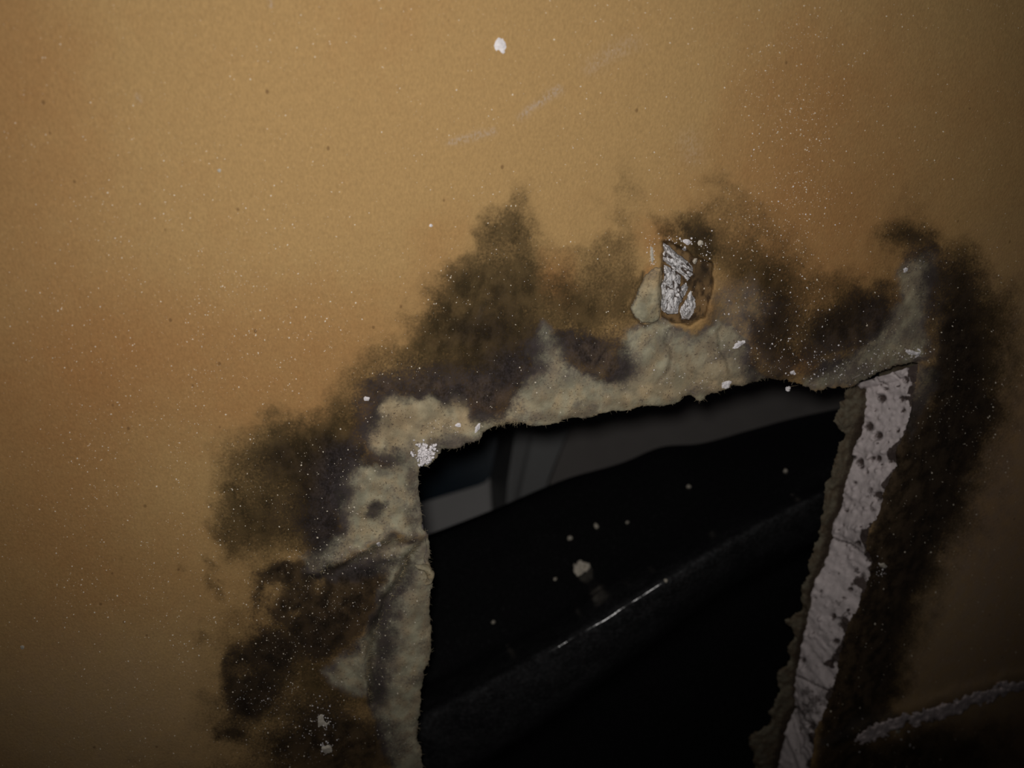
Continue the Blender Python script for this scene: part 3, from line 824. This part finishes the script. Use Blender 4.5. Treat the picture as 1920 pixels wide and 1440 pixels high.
# stain and the paper lip's shade painted along the face-paper side, in patches
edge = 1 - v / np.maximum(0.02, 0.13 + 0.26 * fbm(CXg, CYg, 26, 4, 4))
dirt_shade = np.maximum(dirt_shade, 0.95 * sstep(-0.25, 0.45, edge))
dirt_shade = np.maximum(dirt_shade, 0.6 * sstep(0.25, 0.75, fbm(CXg, CYg, 30, 4, 7)) * sstep(0.75, 0.2, v))
dirt_shade = np.maximum(dirt_shade, 0.55 * sstep(1268, 1300, CYg) * sstep(1372, 1330, CYg) * (0.6 + 0.4 * fbm(CXg, CYg, 12, 3, 1)))
dirt_shade = np.maximum(dirt_shade, 0.5 * np.exp(-((1 - v) / 0.08) ** 2))
for c, w in (([(1480, 1262), (1510, 1275), (1535, 1288), (1560, 1300)], 3), ([(1490, 1325), (1506, 1340), (1521, 1362), (1535, 1385)], 3.4), ([(1552, 1004), (1576, 1016), (1592, 1020), (1610, 1032)], 2.6),
             ([(1640, 700), (1648, 716), (1665, 722)], 1.6), ([(1662, 690), (1684, 706), (1700, 720)], 1.6)):
    g = np.exp(-(seg_dist(CXg, CYg, c, False) / w) ** 2)
    rel -= 0.5 * g
    dirt_shade = np.maximum(dirt_shade, 0.55 * g)
base = P(CXg, CYg, CH)
du = np.gradient(base, axis=0); dv = np.gradient(base, axis=1)
nrm = np.cross(du, dv); nrm /= np.linalg.norm(nrm, axis=-1, keepdims=True) + 1e-12
toc = np.array([0, -D, 0]) - base
nrm *= np.sign((nrm * toc).sum(-1, keepdims=True))
coreV = base + nrm * rel[..., None] * 1e-3
ii = np.arange(NU * NV).reshape(NU, NV)
cq = np.stack([ii[:-1, :-1], ii[1:, :-1], ii[1:, 1:], ii[:-1, 1:]], -1).reshape(-1, 4)
# the rest of the cut (left and upper side), straight through the board
lx, ly = resample(LEFT + TOP, 520)
nv2 = 10
h2 = np.linspace(0, 1, nv2)[None, :] * (THICK - 0.0008) + 0.0008
pts0 = P(lx, ly, 0.0)
toN = -MV / ML
out = np.stack([np.gradient(ly), -np.gradient(lx)], -1); out /= np.linalg.norm(out, axis=1, keepdims=True)
px2, py2 = lx[:, None] + 0 * h2, ly[:, None] + 0 * h2
# a point straight behind the rim, set back 0.5 mm from the torn paper's lip
sx, sy = lx, ly
chk = hole_sd(lx + out[:, 0] * 8, ly + out[:, 1] * 8) > 0
sgn = np.where(chk, 1.0, -1.0)
sx = lx + sgn * out[:, 0] * 7; sy = ly + sgn * out[:, 1] * 7
p0 = P(sx, sy, 0.0)
restV = p0[:, None, :] - toN[None, None, :] * h2[..., None]
jit = 0.25e-3 * fbm(px2 + h2 * 1e4, py2, 16, 3, 2)
restV = restV + jit[..., None] * np.array([1.0, 0, 0.6])
jj = np.arange(520 * nv2).reshape(520, nv2) + NU * NV
rq2 = np.stack([jj[:-1, :-1], jj[1:, :-1], jj[1:, 1:], jj[:-1, 1:]], -1).reshape(-1, 4)
allV = np.concatenate([coreV.reshape(-1, 3), restV.reshape(-1, 3)])
alld = np.concatenate([dirt_shade.ravel(), np.full(520 * nv2, 0.35)])
core = part('gypsum_core', mesh_np('gypsum_core', allV, np.concatenate([cq, rq2]), {'dirt_shade': alld}), M_CORE)
core['label'] = 'white pitted gypsum core in the cut right side of the hole'

# backing paper, ragged where it stands clear of the core; then the plain sheet over the rest of the back
strip_poly = BACK_OUT + [(x + 9, y) for x, y in CORE_BACK[::-1]]


def back_h(X, Y, sd):
    return THICK - 0.0002 - 0.0006 * sstep(0, -7, sd) + 0.0005 * fbm(X, Y, 24, 3, 2) + 0.0002 * fbm(X, Y, 7, 2, 3)


Vb, fb, xb, yb, sb = solid_patch(strip_poly, 2.0, (4.6, 13), back_h, 0.0008, 3)
dcore = seg_dist(xb, yb, CORE_BACK, False)
dirtb = np.clip(0.75 * np.exp(-(dcore / 9) ** 2) + 0.35 * fbm(xb, yb, 50, 3, 5), 0, 1)
bp = part('backing_paper', mesh_np('backing_paper', Vb, fb, {'dirt_shade': dirtb}), M_BACK)
bp['label'] = 'frayed olive backing paper edge behind the white core'
# rear sheet: broad ring behind the board
outer = [(-430, -400), (2360, -400), (2360, 1740), (-430, 1740)]
n_r = 160
irx = np.concatenate([np.array([p[0] for p in TOP + RIGHT[1:] + LEFT], float)]); iry = np.array([p[1] for p in TOP + RIGHT[1:] + LEFT], float)
cxm, cym = 1200.0, 1150.0
ang = np.arctan2(iry - cym, irx - cxm)
ring_in, ring_out = [], []
for x, y in zip(irx, iry):
    xo, yo = (x - cxm), (y - cym)
    k = min((2360 - cxm) / xo if xo > 1 else 1e9, (-430 - cxm) / xo if xo < -1 else 1e9, (1740 - cym) / yo if yo > 1 else 1e9, (-400 - cym) / yo if yo < -1 else 1e9)
    p_in = P(x, y, 0) - toN * (THICK + 0.0006)
    push = P(cxm + xo * 1.02, cym + yo * 1.02, 0) - P(x, y, 0)
    ring_in.append(p_in + push)
    ring_out.append(P(cxm + xo * max(k, 1.05), cym + yo * max(k, 1.05), 0) - toN * (THICK + 0.0006))
nr_ = len(ring_in)
rf = np.stack([np.arange(nr_), (np.arange(nr_) + 1) % nr_, (np.arange(nr_) + 1) % nr_ + nr_, np.arange(nr_) + nr_], -1)
part('rear_paper', mesh_np('rear_paper', np.array(ring_in + ring_out), rf, {'dirt_shade': np.full(2 * nr_, 0.3)}, False), M_BACK)

# cracked gypsum laid bare in the crater: three fragments
FRAGS = [([(1242, 454), (1254, 461), (1269, 475), (1283, 484), (1299, 500), (1299, 514), (1289, 527), (1280, 516), (1260, 502), (1243, 489)], 0.3, 35),
         ([(1245, 496), (1258, 503), (1277, 518), (1276, 536), (1286, 530), (1292, 538), (1281, 559), (1273, 573), (1270, 587), (1252, 590), (1239, 582), (1238, 559), (1241, 535), (1246, 520)], 0.0, 78),
         ([(1295, 543), (1303, 560), (1304, 574), (1302, 584), (1291, 599), (1278, 598), (1275, 582), (1284, 563)], 0.5, 70)]
for fi, (poly, sink, ang_) in enumerate(FRAGS):
    ca, sa = math.cos(math.radians(ang_)), math.sin(math.radians(ang_))

    def fh_(X, Y, sd, sink=sink, ca=ca, sa=sa, fi=fi):
        u = X * ca + Y * sa; w = -X * sa + Y * ca
        rid = np.abs(fbm(u * 0.35, w, 12, 3, fi + 1))
        rr = 0.85 * np.minimum(rid, 0.5) - 0.2 + 0.12 * fbm(X, Y, 5, 2, 4)
        dome = 0.9 * sstep(0, -8, sd)
        return (0.9 + sink - dome - rr - 0.25 * fbm(X, Y, 34, 2, 5)) * 1e-3
    Vf, ff, xf, yf, sf = solid_patch(poly, 1.0, (1.5, 7), fh_, 0.0030, fi + 2)
    u = xf * ca + yf * sa; w = -xf * sa + yf * ca
    cr = np.abs(fbm(u * 0.35, w, 12, 3, fi + 1))
    crack_dirt_shade = np.clip(0.75 * sstep(0.16, 0.02, cr) + 0.35 * sstep(-2.5, 0, sf), 0, 0.9)  # dirt plus painted shade in the cracks and along the edges
    o = part('gypsum_fragment', mesh_np('gypsum_fragment', Vf, ff, {'dirt_shade': crack_dirt_shade}), M_FRAG)
    o['label'] = ['white cracked gypsum wedge at the top of the crater', 'large white cracked gypsum slab in the crater', 'small white gypsum piece at the crater foot'][fi]

# pale ply lifted beside the crater
def flap_h(X, Y, sd):
    hp = face_h(X, Y)
    return hp * 0.3 - 1e-3 * (0.35 + 0.5 * sstep(1200, 1242, X) * sstep(0, -10, sd) + 0.45 * sstep(0, -16, sd) + 0.25 * fbm(X, Y, 18, 3, 3))


Vf, ff, xf, yf, sf = solid_patch(FLAP, 1.5, (1.6, 8), flap_h, 0.0007, 4)
nf = len(xf)
o = part('torn_flap', mesh_np('torn_flap', Vf, ff, {'bare': np.ones(nf), 'mold': np.zeros(nf), 'black': 0.45 * sstep(-6, 0, sf) + 0.25 * np.clip(fbm(xf, yf, 20, 3, 3), 0, 1), 'warm': np.clip(1.3 - (yf - 505) / 45, 0, 1), 'chalk': np.zeros(nf),
                                                  'wound': np.zeros(nf), 'seam': 0.3 * sstep(-3, 0, sf)}), M_FACE)
o['label'] = 'pale ply of paper lifted at the left of the crater'

# rolled curl of ply on the left rim of the hole
def curl(name, path, rad, label, seed):
    xs_, ys_ = resample(path, 40)
    rings = []
    hh = face_h(xs_, ys_)
    c = P(xs_, ys_, np.minimum(hh, 0.0004) - 0.0001)
    t = np.gradient(c, axis=0); t /= np.linalg.norm(t, axis=1, keepdims=True)
    a = np.cross(t, toN); a /= np.linalg.norm(a, axis=1, keepdims=True)
    b = np.cross(t, a)
    k = 14
    th = np.linspace(0, 2 * np.pi, k, endpoint=False)
    u = np.linspace(0, 1, 40)
    r = rad * 1e-4 * (np.sin(np.pi * np.clip(u, 0.02, 0.98)) ** 0.5)[:, None] * (1 + 0.30 * fbm(u[:, None] * 60, th[None, :] * 9, 9, 3, seed))
    V = c[:, None] + r[..., None] * (np.cos(th)[None, :, None] * a[:, None] + np.sin(th)[None, :, None] * b[:, None])
    idx = np.arange(40 * k).reshape(40, k)
    f = np.stack([idx[:-1], idx[1:], np.roll(idx, -1, 1)[1:], np.roll(idx, -1, 1)[:-1]], -1).reshape(-1, 4)
    nn = 40 * k
    z = np.zeros(nn)
    o = part(name, mesh_np(name, V.reshape(-1, 3), f, {'bare': z + 1, 'mold': z, 'black': z + 0.15, 'warm': z + 0.2, 'chalk': z, 'wound': z, 'seam': z}), M_FACE)
    o['label'] = label


curl('curled_ply', [(779, 1060), (790, 1064), (802, 1066), (808, 1076), (806, 1090), (798, 1096)], 8.5, 'rolled curl of pale ply on the left rim of the hole', 2)

# white core showing along the snapped line at the lower right
SNAP = [(1600, 1386), (1615, 1375), (1645, 1357), (1678, 1345), (1733, 1330), (1778, 1315), (1811, 1306), (1854, 1291), (1887, 1280), (1920, 1278), (2080, 1268),
        (2080, 1290), (1920, 1296), (1887, 1300), (1851, 1317), (1823, 1322), (1799, 1338), (1763, 1353), (1745, 1351), (1715, 1362), (1700, 1356), (1687, 1370), (1657, 1380), (1627, 1397), (1610, 1392)]


def snap_h(X, Y, sd):
    cy = np.interp(X, [p[0] for p in CRACK_C], [p[1] for p in CRACK_C])
    return 1e-3 * (-0.7 + 1.7 * sstep(-12, 26, Y - cy) - 0.5 * fbm(X, Y, 10, 3, 4) - 0.4 * sstep(0, -6, sd))


Vs, fs, xs_, ys_, ss_ = solid_patch(SNAP, 1.6, (6.5, 9), snap_h, 0.0028, 6)
o = part('exposed_gypsum', mesh_np('exposed_gypsum', Vs, fs, {'dirt_shade': np.clip(0.05 + 0.5 * sstep(-2, 0, ss_) + 0.35 * fbm(xs_, ys_, 16, 3, 2), 0, 1)}), mat_gypsum('broken_gypsum_line', (0.78, 0.66, 0.64), (0.07, 0.05, 0.04)))
o['label'] = 'ragged pinkish white line of broken gypsum at the lower right'

# ------------------------------------------------------------------ fibres along the cut
def fibres(name, roots, mat, lmin, lmax, wid, seed):
    r = np.random.default_rng(seed)
    Vl, Fl = [], []
    base_i = 0
    for (x, y, h, dx, dy) in roots:
        L = r.uniform(lmin, lmax)
        a = math.atan2(dy, dx) + r.normal(0, 0.6)
        bend = r.normal(0, 0.5)
        lift = r.uniform(-0.5, 0.6) * 1e-3
        w = wid * r.uniform(0.6, 1.3)
        for s in range(4):
            u = s / 3
            aa = a + bend * u
            cx, cy = x + math.cos(aa) * L * u, y + math.sin(aa) * L * u
            ww = w * (1 - 0.7 * u)
            nx_, ny_ = -math.sin(aa) * ww, math.cos(aa) * ww
            hh = h + lift * u
            Vl += [(cx + nx_, cy + ny_, hh), (cx - nx_, cy - ny_, hh), (cx, cy, hh - ww * 1.4e-4)]
            if s:
                o0 = base_i + 3 * (s - 1); o1 = base_i + 3 * s
                for k in range(3):
                    Fl.append((o0 + k, o0 + (k + 1) % 3, o1 + (k + 1) % 3, o1 + k))
        base_i += 12
    A = np.array(Vl)
    return mesh_np(name, P(A[:, 0], A[:, 1], A[:, 2]), np.array(Fl))


e = 1.0
gxx = (hole_sd(RIMX + e, RIMY) - hole_sd(RIMX - e, RIMY)); gyy = (hole_sd(RIMX, RIMY + e) - hole_sd(RIMX, RIMY - e))
gl = np.hypot(gxx, gyy) + 1e-6
roots = []
for i in np.argsort(RNG.random(len(RIMX)))[:420]:
    roots.append((RIMX[i] + 2 * gxx[i] / gl[i], RIMY[i] + 2 * gyy[i] / gl[i], RIMH[i] + 0.0001, -gxx[i] / gl[i], -gyy[i] / gl[i]))
o = part('paper_fibre', fibres('paper_fibre', roots, M_FIBRE, 3, 9, 0.35, 3), M_FIBRE)
o['kind'] = 'stuff'
tuft = [(RNG.uniform(930, 985), 0, 0, 0, 0) for _ in range(60)]
roots2 = []
for t_ in tuft:
    i = int(np.argmin((RIMX - t_[0]) ** 2 + (RIMY - 792) ** 2))
    roots2.append((RIMX[i], RIMY[i] - 3, RIMH[i] - 0.0002, RNG.normal(0, .5), 1.0))
for _ in range(70):
    u = RNG.random(); k = u * (len(TEAR_B) - 1); i = min(int(k), len(TEAR_B) - 2); f_ = k - i
    x = TEAR_B[i][0] * (1 - f_) + TEAR_B[i + 1][0] * f_; y = TEAR_B[i][1] * (1 - f_) + TEAR_B[i + 1][1] * f_
    roots2.append((x, y - 2, -0.0006, RNG.normal(0, .5), 1.0))
for _ in range(110):
    k = RNG.random() * (len(CRACK_A) - 1); i = min(int(k), len(CRACK_A) - 2); f_ = k - i
    x = CRACK_A[i][0] * (1 - f_) + CRACK_A[i + 1][0] * f_; y = CRACK_A[i][1] * (1 - f_) + CRACK_A[i + 1][1] * f_
    roots2.append((x - 3, y, -0.0004, 1.0, RNG.normal(.2, .6)))
o = part('torn_fuzz', fibres('torn_fuzz', roots2, M_EDGE, 4, 14, 0.6, 8), M_EDGE)
o['kind'] = 'stuff'

# ------------------------------------------------------------------ dust caught on the paper
def specks(name, pts, seed):
    """tiny angular grains, one joined mesh; pts = (x, y, size)"""
    r = np.random.default_rng(seed)
    A = np.array(pts)
    h = face_h(A[:, 0], A[:, 1])
    n = len(A)
    ang = r.uniform(0, 2 * np.pi, n)
    el = r.uniform(0.35, 1.0, n)
    Vl = []
    for k in range(4):
        th = ang + k * np.pi / 2 + r.uniform(-.4, .4, n)
        rr = A[:, 2] * (1.0 if k % 2 == 0 else 0.0) + A[:, 2] * el * (1.0 if k % 2 else 0.0)
        Vl.append(P(A[:, 0] + rr * np.cos(th), A[:, 1] + rr * np.sin(th), h + 0.00003))
    Vl.append(P(A[:, 0] + r.normal(0, .3, n), A[:, 1] + r.normal(0, .3, n), h - A[:, 2] * 0.9e-4))
    V = np.stack(Vl, 1).reshape(-1, 3)
    b = np.arange(n) * 5
    f = np.concatenate([np.stack([b + k, b + (k + 1) % 4, b + 4], -1) for k in range(4)])
    return mesh_np(name, V, f, {'dirt_shade': np.repeat(r.random(n) ** 3 * 0.3, 5)}, smooth=False)


def scatter(n, fn, smin, smax):
    out = []
    while len(out) < n:
        x = RNG.uniform(-60, 1980, 4000); y = RNG.uniform(-60, 1500, 4000)
        k = RNG.random(4000) < fn(x, y)
        k &= hole_sd(x, y) > 5
        for a_, b_ in zip(x[k], y[k]):
            s = smin + (smax - smin) * RNG.random() ** 4
            out.append((a_, b_, s))
    return out[:n]


def dens(x, y):
    d = 0.10 + 0.35 * np.exp(-(((x - 330) / 330) ** 2 + ((y - 640) / 260) ** 2)) + 0.8 * np.exp(-(((x - 1480) / 90) ** 2 + ((y - 250) / 230) ** 2))
    d += 0.25 * np.exp(-(((x - 350) / 300) ** 2 + ((y - 1150) / 250) ** 2)) + 0.2 * np.exp(-(((x - 620) / 200) ** 2 + ((y - 1150) / 250) ** 2)) + 0.2 * np.exp(-(((x - 1790) / 80) ** 2 + ((y - 800) / 300) ** 2))
    return d * (0.4 + 0.6 * (fbm(x, y, 60, 3, 4) > 0))


fine_dust = scatter(7000, dens, 0.8, 2.3)
clus = []
for cx_, cy_, sx_, sy_, nn, s0, s1 in ((1480, 640, 70, 60, 150, .9, 2.6), (1440, 480, 60, 60, 70, .8, 2.2), (1500, 380, 60, 60, 60, .8, 2.4), (1530, 690, 50, 22, 70, .9, 2.4), (1636, 690, 14, 10, 26, 1, 2.4), (1716, 662, 16, 6, 40, 1.2, 3.2),
                                       (1660, 662, 16, 4, 14, 1, 2.2), (606, 1350, 14, 22, 60, 1, 2.8), (613, 1402, 7, 7, 40, 1, 2.6), (580, 1370, 60, 50, 80, .7, 1.7), (490, 1305, 30, 20, 60, .7, 1.6), (620, 1150, 60, 40, 90, .6, 1.6),
                                       (1270, 452, 22, 5, 30, 1.2, 3.0), (1322, 468, 10, 14, 26, 1, 2.4), (1222, 475, 5, 20, 40, 1.0, 2.4), (830, 800, 24, 8, 24, .8, 2.2), (1300, 712, 40, 10, 24, .8, 2.0), (1230, 605, 14, 12, 14, .7, 1.6),
                                       (1650, 1070, 8, 14, 22, 1, 2.4), (690, 1040, 40, 14, 40, .7, 1.8), (1720, 500, 40, 40, 30, .7, 1.5), (900, 560, 80, 80, 60, .6, 1.4), (1660, 1375, 60, 20, 40, 1, 3)):
    c = 0
    while c < nn:
        x = RNG.normal(cx_, sx_); y = RNG.normal(cy_, sy_)
        if hole_sd(np.array([x]), np.array([y]))[0] > 3:
            clus.append((x, y, s0 + (s1 - s0) * RNG.random() ** 2.5)); c += 1
pale_dust = mat_gypsum('pale_dust', (0.74, 0.66, 0.54))
d1 = link('plaster_dust', specks('plaster_dust', fine_dust, 2), pale_dust, board)
d1['label'] = 'fine pale dust grains caught in the brown paper'; d1['kind'] = 'stuff'
d2 = link('plaster_powder', specks('plaster_powder', clus, 3), M_CHIP, board)
d2['label'] = 'coarser white plaster grains caught in the mould'; d2['kind'] = 'stuff'


# ------------------------------------------------------------------ single flakes and crumbs
def flake(name, x, y, rx, ry, ang, label, mat, rough=0.25, lift=0.6, seed=0, group='loose plaster flakes on the board', place=None):
    r = np.random.default_rng(seed + 50)
    k = 9
    pts = []
    for i in range(k):
        th = 2 * math.pi * i / k
        m = 1 + r.uniform(-rough, rough)
        a, b = rx * m * math.cos(th), ry * m * math.sin(th)
        c, s = math.cos(math.radians(ang)), math.sin(math.radians(ang))
        pts.append((x + a * c - b * s, y + a * s + b * c))
    R = min(rx, ry)
    cell = max(0.7, R / 9)

    def hf(X, Y, sd):
        hs = face_h(X, Y, np.maximum(hole_sd(X, Y), 5.0))
        return hs - 1e-4 * lift * R * (0.35 + 0.65 * sstep(0, -R * .8, sd)) - 1e-4 * 0.25 * R * fbm(X, Y, R * 1.2, 3, seed)
    V, f, xx, yy, sd = solid_patch(pts, cell, (R * 0.16, R * .9), hf, 1e-4 * (lift * R * 1.0 + 2.0), seed)
    o = link(name, mesh_np(name, V, f, {'dirt_shade': np.clip(0.25 * fbm(xx, yy, R, 3, seed + 1), 0, 1)}), mat)
    tag(o, label, 'flake' if 'flake' in name or 'chip' in name else 'crumb', group)
    return o


FL = [
    ('paint_chip', 938, 86, 11, 16, -22, 'white oval paint chip alone near the top of the brown paper', M_CHIP, .08, .35),
    ('plaster_grain', 808, 423, 3.6, 3.6, 0, 'tiny white grain on clean paper left of the tall mould plume', M_CHIP, .15, .6),
    ('plaster_grain', 411, 320, 3.6, 4, 0, 'tiny cream grain alone on clean brown paper, upper left', M_DULL, .15, .6),
    ('plaster_grain', 42, 1214, 4, 4, 0, 'tiny dull round grain at the far left edge of the paper', M_DULL, .1, .5),
    ('plaster_flake', 687, 748, 6, 4.5, 10, 'small pinkish white flake at the left tip of the upper mould band', M_CHIP, .2, .5),
    ('plaster_flake', 1386, 646, 12, 5, -38, 'jagged narrow white flake on pale paper below right of the crater', M_CHIP, .35, .5),
    ('plaster_flake', 1362, 721, 10.5, 6.5, -25, 'white flake on the upper rim of the hole, below the jagged narrow one', M_CHIP, .3, .5),
    ('plaster_flake', 895, 802, 4.5, 9.5, 28, 'upright white flake above the notch at the left of the upper rim', M_CHIP, .3, .5),
    ('plaster_flake', 859, 797, 5.5, 5, 0, 'small white flake left of the upright flake by the notch', M_CHIP, .3, .5),
    ('plaster_flake', 1486, 699, 6, 4, 15, 'small white flake in brown mould above the right end of the upper rim', M_CHIP, .3, .6),
    ('plaster_flake', 1699, 506, 6, 3.5, -30, 'white split flake at the top of the pale streak, upper right', M_CHIP, .4, .5),
    ('plaster_grain', 711, 1021, 4.5, 4, 0, 'bright grain on the torn lip left of the hole', M_CHIP, .2, .8),
    ('plaster_crumb', 1288, 454, 6.5, 5.5, 20, 'largest white crumb on the top rim of the crater', M_CHIP, .3, .9),
    ('plaster_crumb', 1313, 455, 6, 6, 0, 'grey white crumb at the upper right of the crater', M_DULL, .3, .8),
    ('plaster_crumb', 1283, 467, 3.6, 4.5, 30, 'small white crumb just inside the top of the crater', M_CHIP, .3, .9),
    ('plaster_crumb', 1304, 489, 4, 7.5, 30, 'greenish pale crumb at the right end of the gypsum wedge', M_DULL, .3, 1.2),
    ('plaster_crumb', 1655, 1060, 7, 5, 20, 'dull grey crumb on black mould right of the white core', M_DULL, .3, .9),
    ('plaster_crumb', 1684, 1371, 4.5, 5, 0, 'round pale crumb under the broken gypsum line', M_DULL, .2, 1.0),
    ('plaster_crumb', 613, 1403, 9, 8, 0, 'white powdery crumb on black mould near the bottom edge', M_DULL, .3, .5),
    ('plaster_crumb', 606, 1352, 11, 14, 20, 'low white powder heap above the powdery crumb near the bottom', M_DULL, .4, .25),
    ('plaster_crumb', 1712, 661, 14, 4.5, 18, 'ragged white crumb above the top end of the white core', M_CHIP, .4, .8),
    ('plaster_flake', 1222, 476, 4, 16, -4, 'thin grey white sliver left of the crater', M_DULL, .35, .5),
]
for i, (nm, x, y, rx, ry, an, lb, mt, ro, li) in enumerate(FL):
    flake(nm, x, y, rx, ry, an, lb, mt, ro, li, i)

# crumbly lump at the hole's upper left corner: many small nodules in one body
def nodules(name, items, mat, label, cat, group, place):
    Vl, Fl, b = [], [], 0
    import bmesh
    bm = bmesh.new(); bmesh.ops.create_icosphere(bm, subdivisions=2, radius=1.0)
    bv = np.array([v.co[:] for v in bm.verts]); bf = np.array([[v.index for v in f.verts] for f in bm.faces]); bm.free()
    for k, (x, y, h, r) in enumerate(items):
        c = place(x, y, h)
        nn = 1 + 0.75 * (vn(bv[:, 0] * 1.9 + k * 3.1 + 20, bv[:, 1] * 1.9 + bv[:, 2] * 1.6 + 20, k) - .5) * 2
        Vl.append(c + bv * nn[:, None] * r * np.array([1, .8, 1.0]))
        Fl.append(bf + b); b += len(bv)
    V = np.concatenate(Vl)
    o = link(name, mesh_np(name, V, np.concatenate(Fl), {'dirt_shade': np.clip(0.3 * (RNG.random(len(V)) - .3), 0, 1)}, smooth=False), mat)
    if label:
        tag(o, label, cat, group)
    return o


lump = []
for k in range(170):
    x = RNG.normal(795, 10); y = RNG.normal(853, 10)
    if x + y > 1673 or y > 872:
        continue
    lump.append((x, y, -0.0003 + RNG.uniform(-.0006, .0002), (0.8 + 2.8 * RNG.random() ** 2) * 1e-4))
lump += [(801, 866, 0.0, 5.5e-4), (806, 861, 0.0, 4e-4), (796, 860, -0.0002, 4.5e-4), (790, 846, -0.0002, 4e-4)]
nodules('plaster_lump', lump, M_CHIP, "crumbly white plaster lump at the hole's upper left corner", 'crumb', 'loose plaster flakes on the board', lambda x, y, h: P(x, y, h))

# the crumb hanging on a fibre under the upper rim
hang = nodules('plaster_crumb', [(1477, 730, 0.0004, 4.6e-4), (1478, 728, 0.0002, 3.4e-4)], M_CHIP, 'tiny white crumb hanging by a hair below the upper rim', 'crumb', 'loose plaster flakes on the board', lambda x, y, h: P(x, y, h))
hair = fibres('hair', [(1479, 726, 0.0003, 0.8, -0.9), (1484, 722, 0.0003, .7, -.9)], M_FIBRE, 17, 20, 0.5, 1)
link('hair', hair, M_FIBRE, hang)

# crumbs lying on the plastic
from mathutils import Vector
from mathutils.bvhtree import BVHTree
bvh = BVHTree.FromPolygons([tuple(v) for v in VP], [tuple(int(i) for i in f) for f in qf])
SHEET = [
    (1095, 1072, 19, 'largest beige crumb, lying on the black plastic above the bright fold'),
    (1119, 989, 5, 'small grey crumb on black plastic, above and right of the largest crumb'),
    (1069, 1011, 5, 'small grey crumb on black plastic, above and left of the largest crumb'),
    (1292, 914, 4.5, 'small grey crumb high on the black plastic under the middle of the upper rim'),
    (1474, 885, 4, 'small grey crumb on the black plastic nearest the white core'),
    (1177, 981, 3, 'tiny grain on black plastic, right of the two small crumbs'),
    (1042, 1087, 3.5, 'tiny grain on black plastic, just left of the largest crumb'),
    (926, 1168, 3.5, 'tiny grain on black plastic near the left rim of the hole'),
    (1247, 1089, 4, 'tiny pale grain at the upper end of the bright fold'),
]
for k, (x, y, r, lb) in enumerate(SHEET):
    vx, vz = rays(x, y)
    d = Vector((float(vx), 1.0, float(vz)))
    hit = bvh.ray_cast(Vector((0, -D, 0)), d.normalized())
    p = np.array(hit[0]); nml = np.array(hit[1])
    if nml @ (np.array([0, -D, 0]) - p) < 0:
        nml = -nml
    t = p[1] + D
    R = r * t / F
    items = []
    rr = np.random.default_rng(90 + k)
    if r > 10:
        for j in range(34):
            a = rr.uniform(0, 2 * math.pi); q_ = rr.random() ** .5
            items.append((math.cos(a) * q_ * R * .78, math.sin(a) * q_ * R * .78, R * rr.uniform(.14, .34)))
    else:
        for j in range(4):
            a = rr.uniform(0, 2 * math.pi)
            items.append((math.cos(a) * R * .35, math.sin(a) * R * .35, R * rr.uniform(.5, .75)))
    cells = [(p + nml * (rad * 0.6) + np.array([u_, 0, w_]), rad) for u_, w_, rad in items]
    nodules('plaster_crumb', [(c[0], c[1], c[2], rad) for c, rad in cells], M_DULL, lb, 'crumb', 'plaster crumbs on the black plastic', None) if False else None
    Vl = [(c, rad) for c, rad in cells]
    o = nodules('plaster_crumb', [(i, 0, 0, Vl[i][1]) for i in range(len(Vl))], M_DULL, lb, 'crumb', 'plaster crumbs on the black plastic', lambda x_, y_, h_: Vl[x_][0])
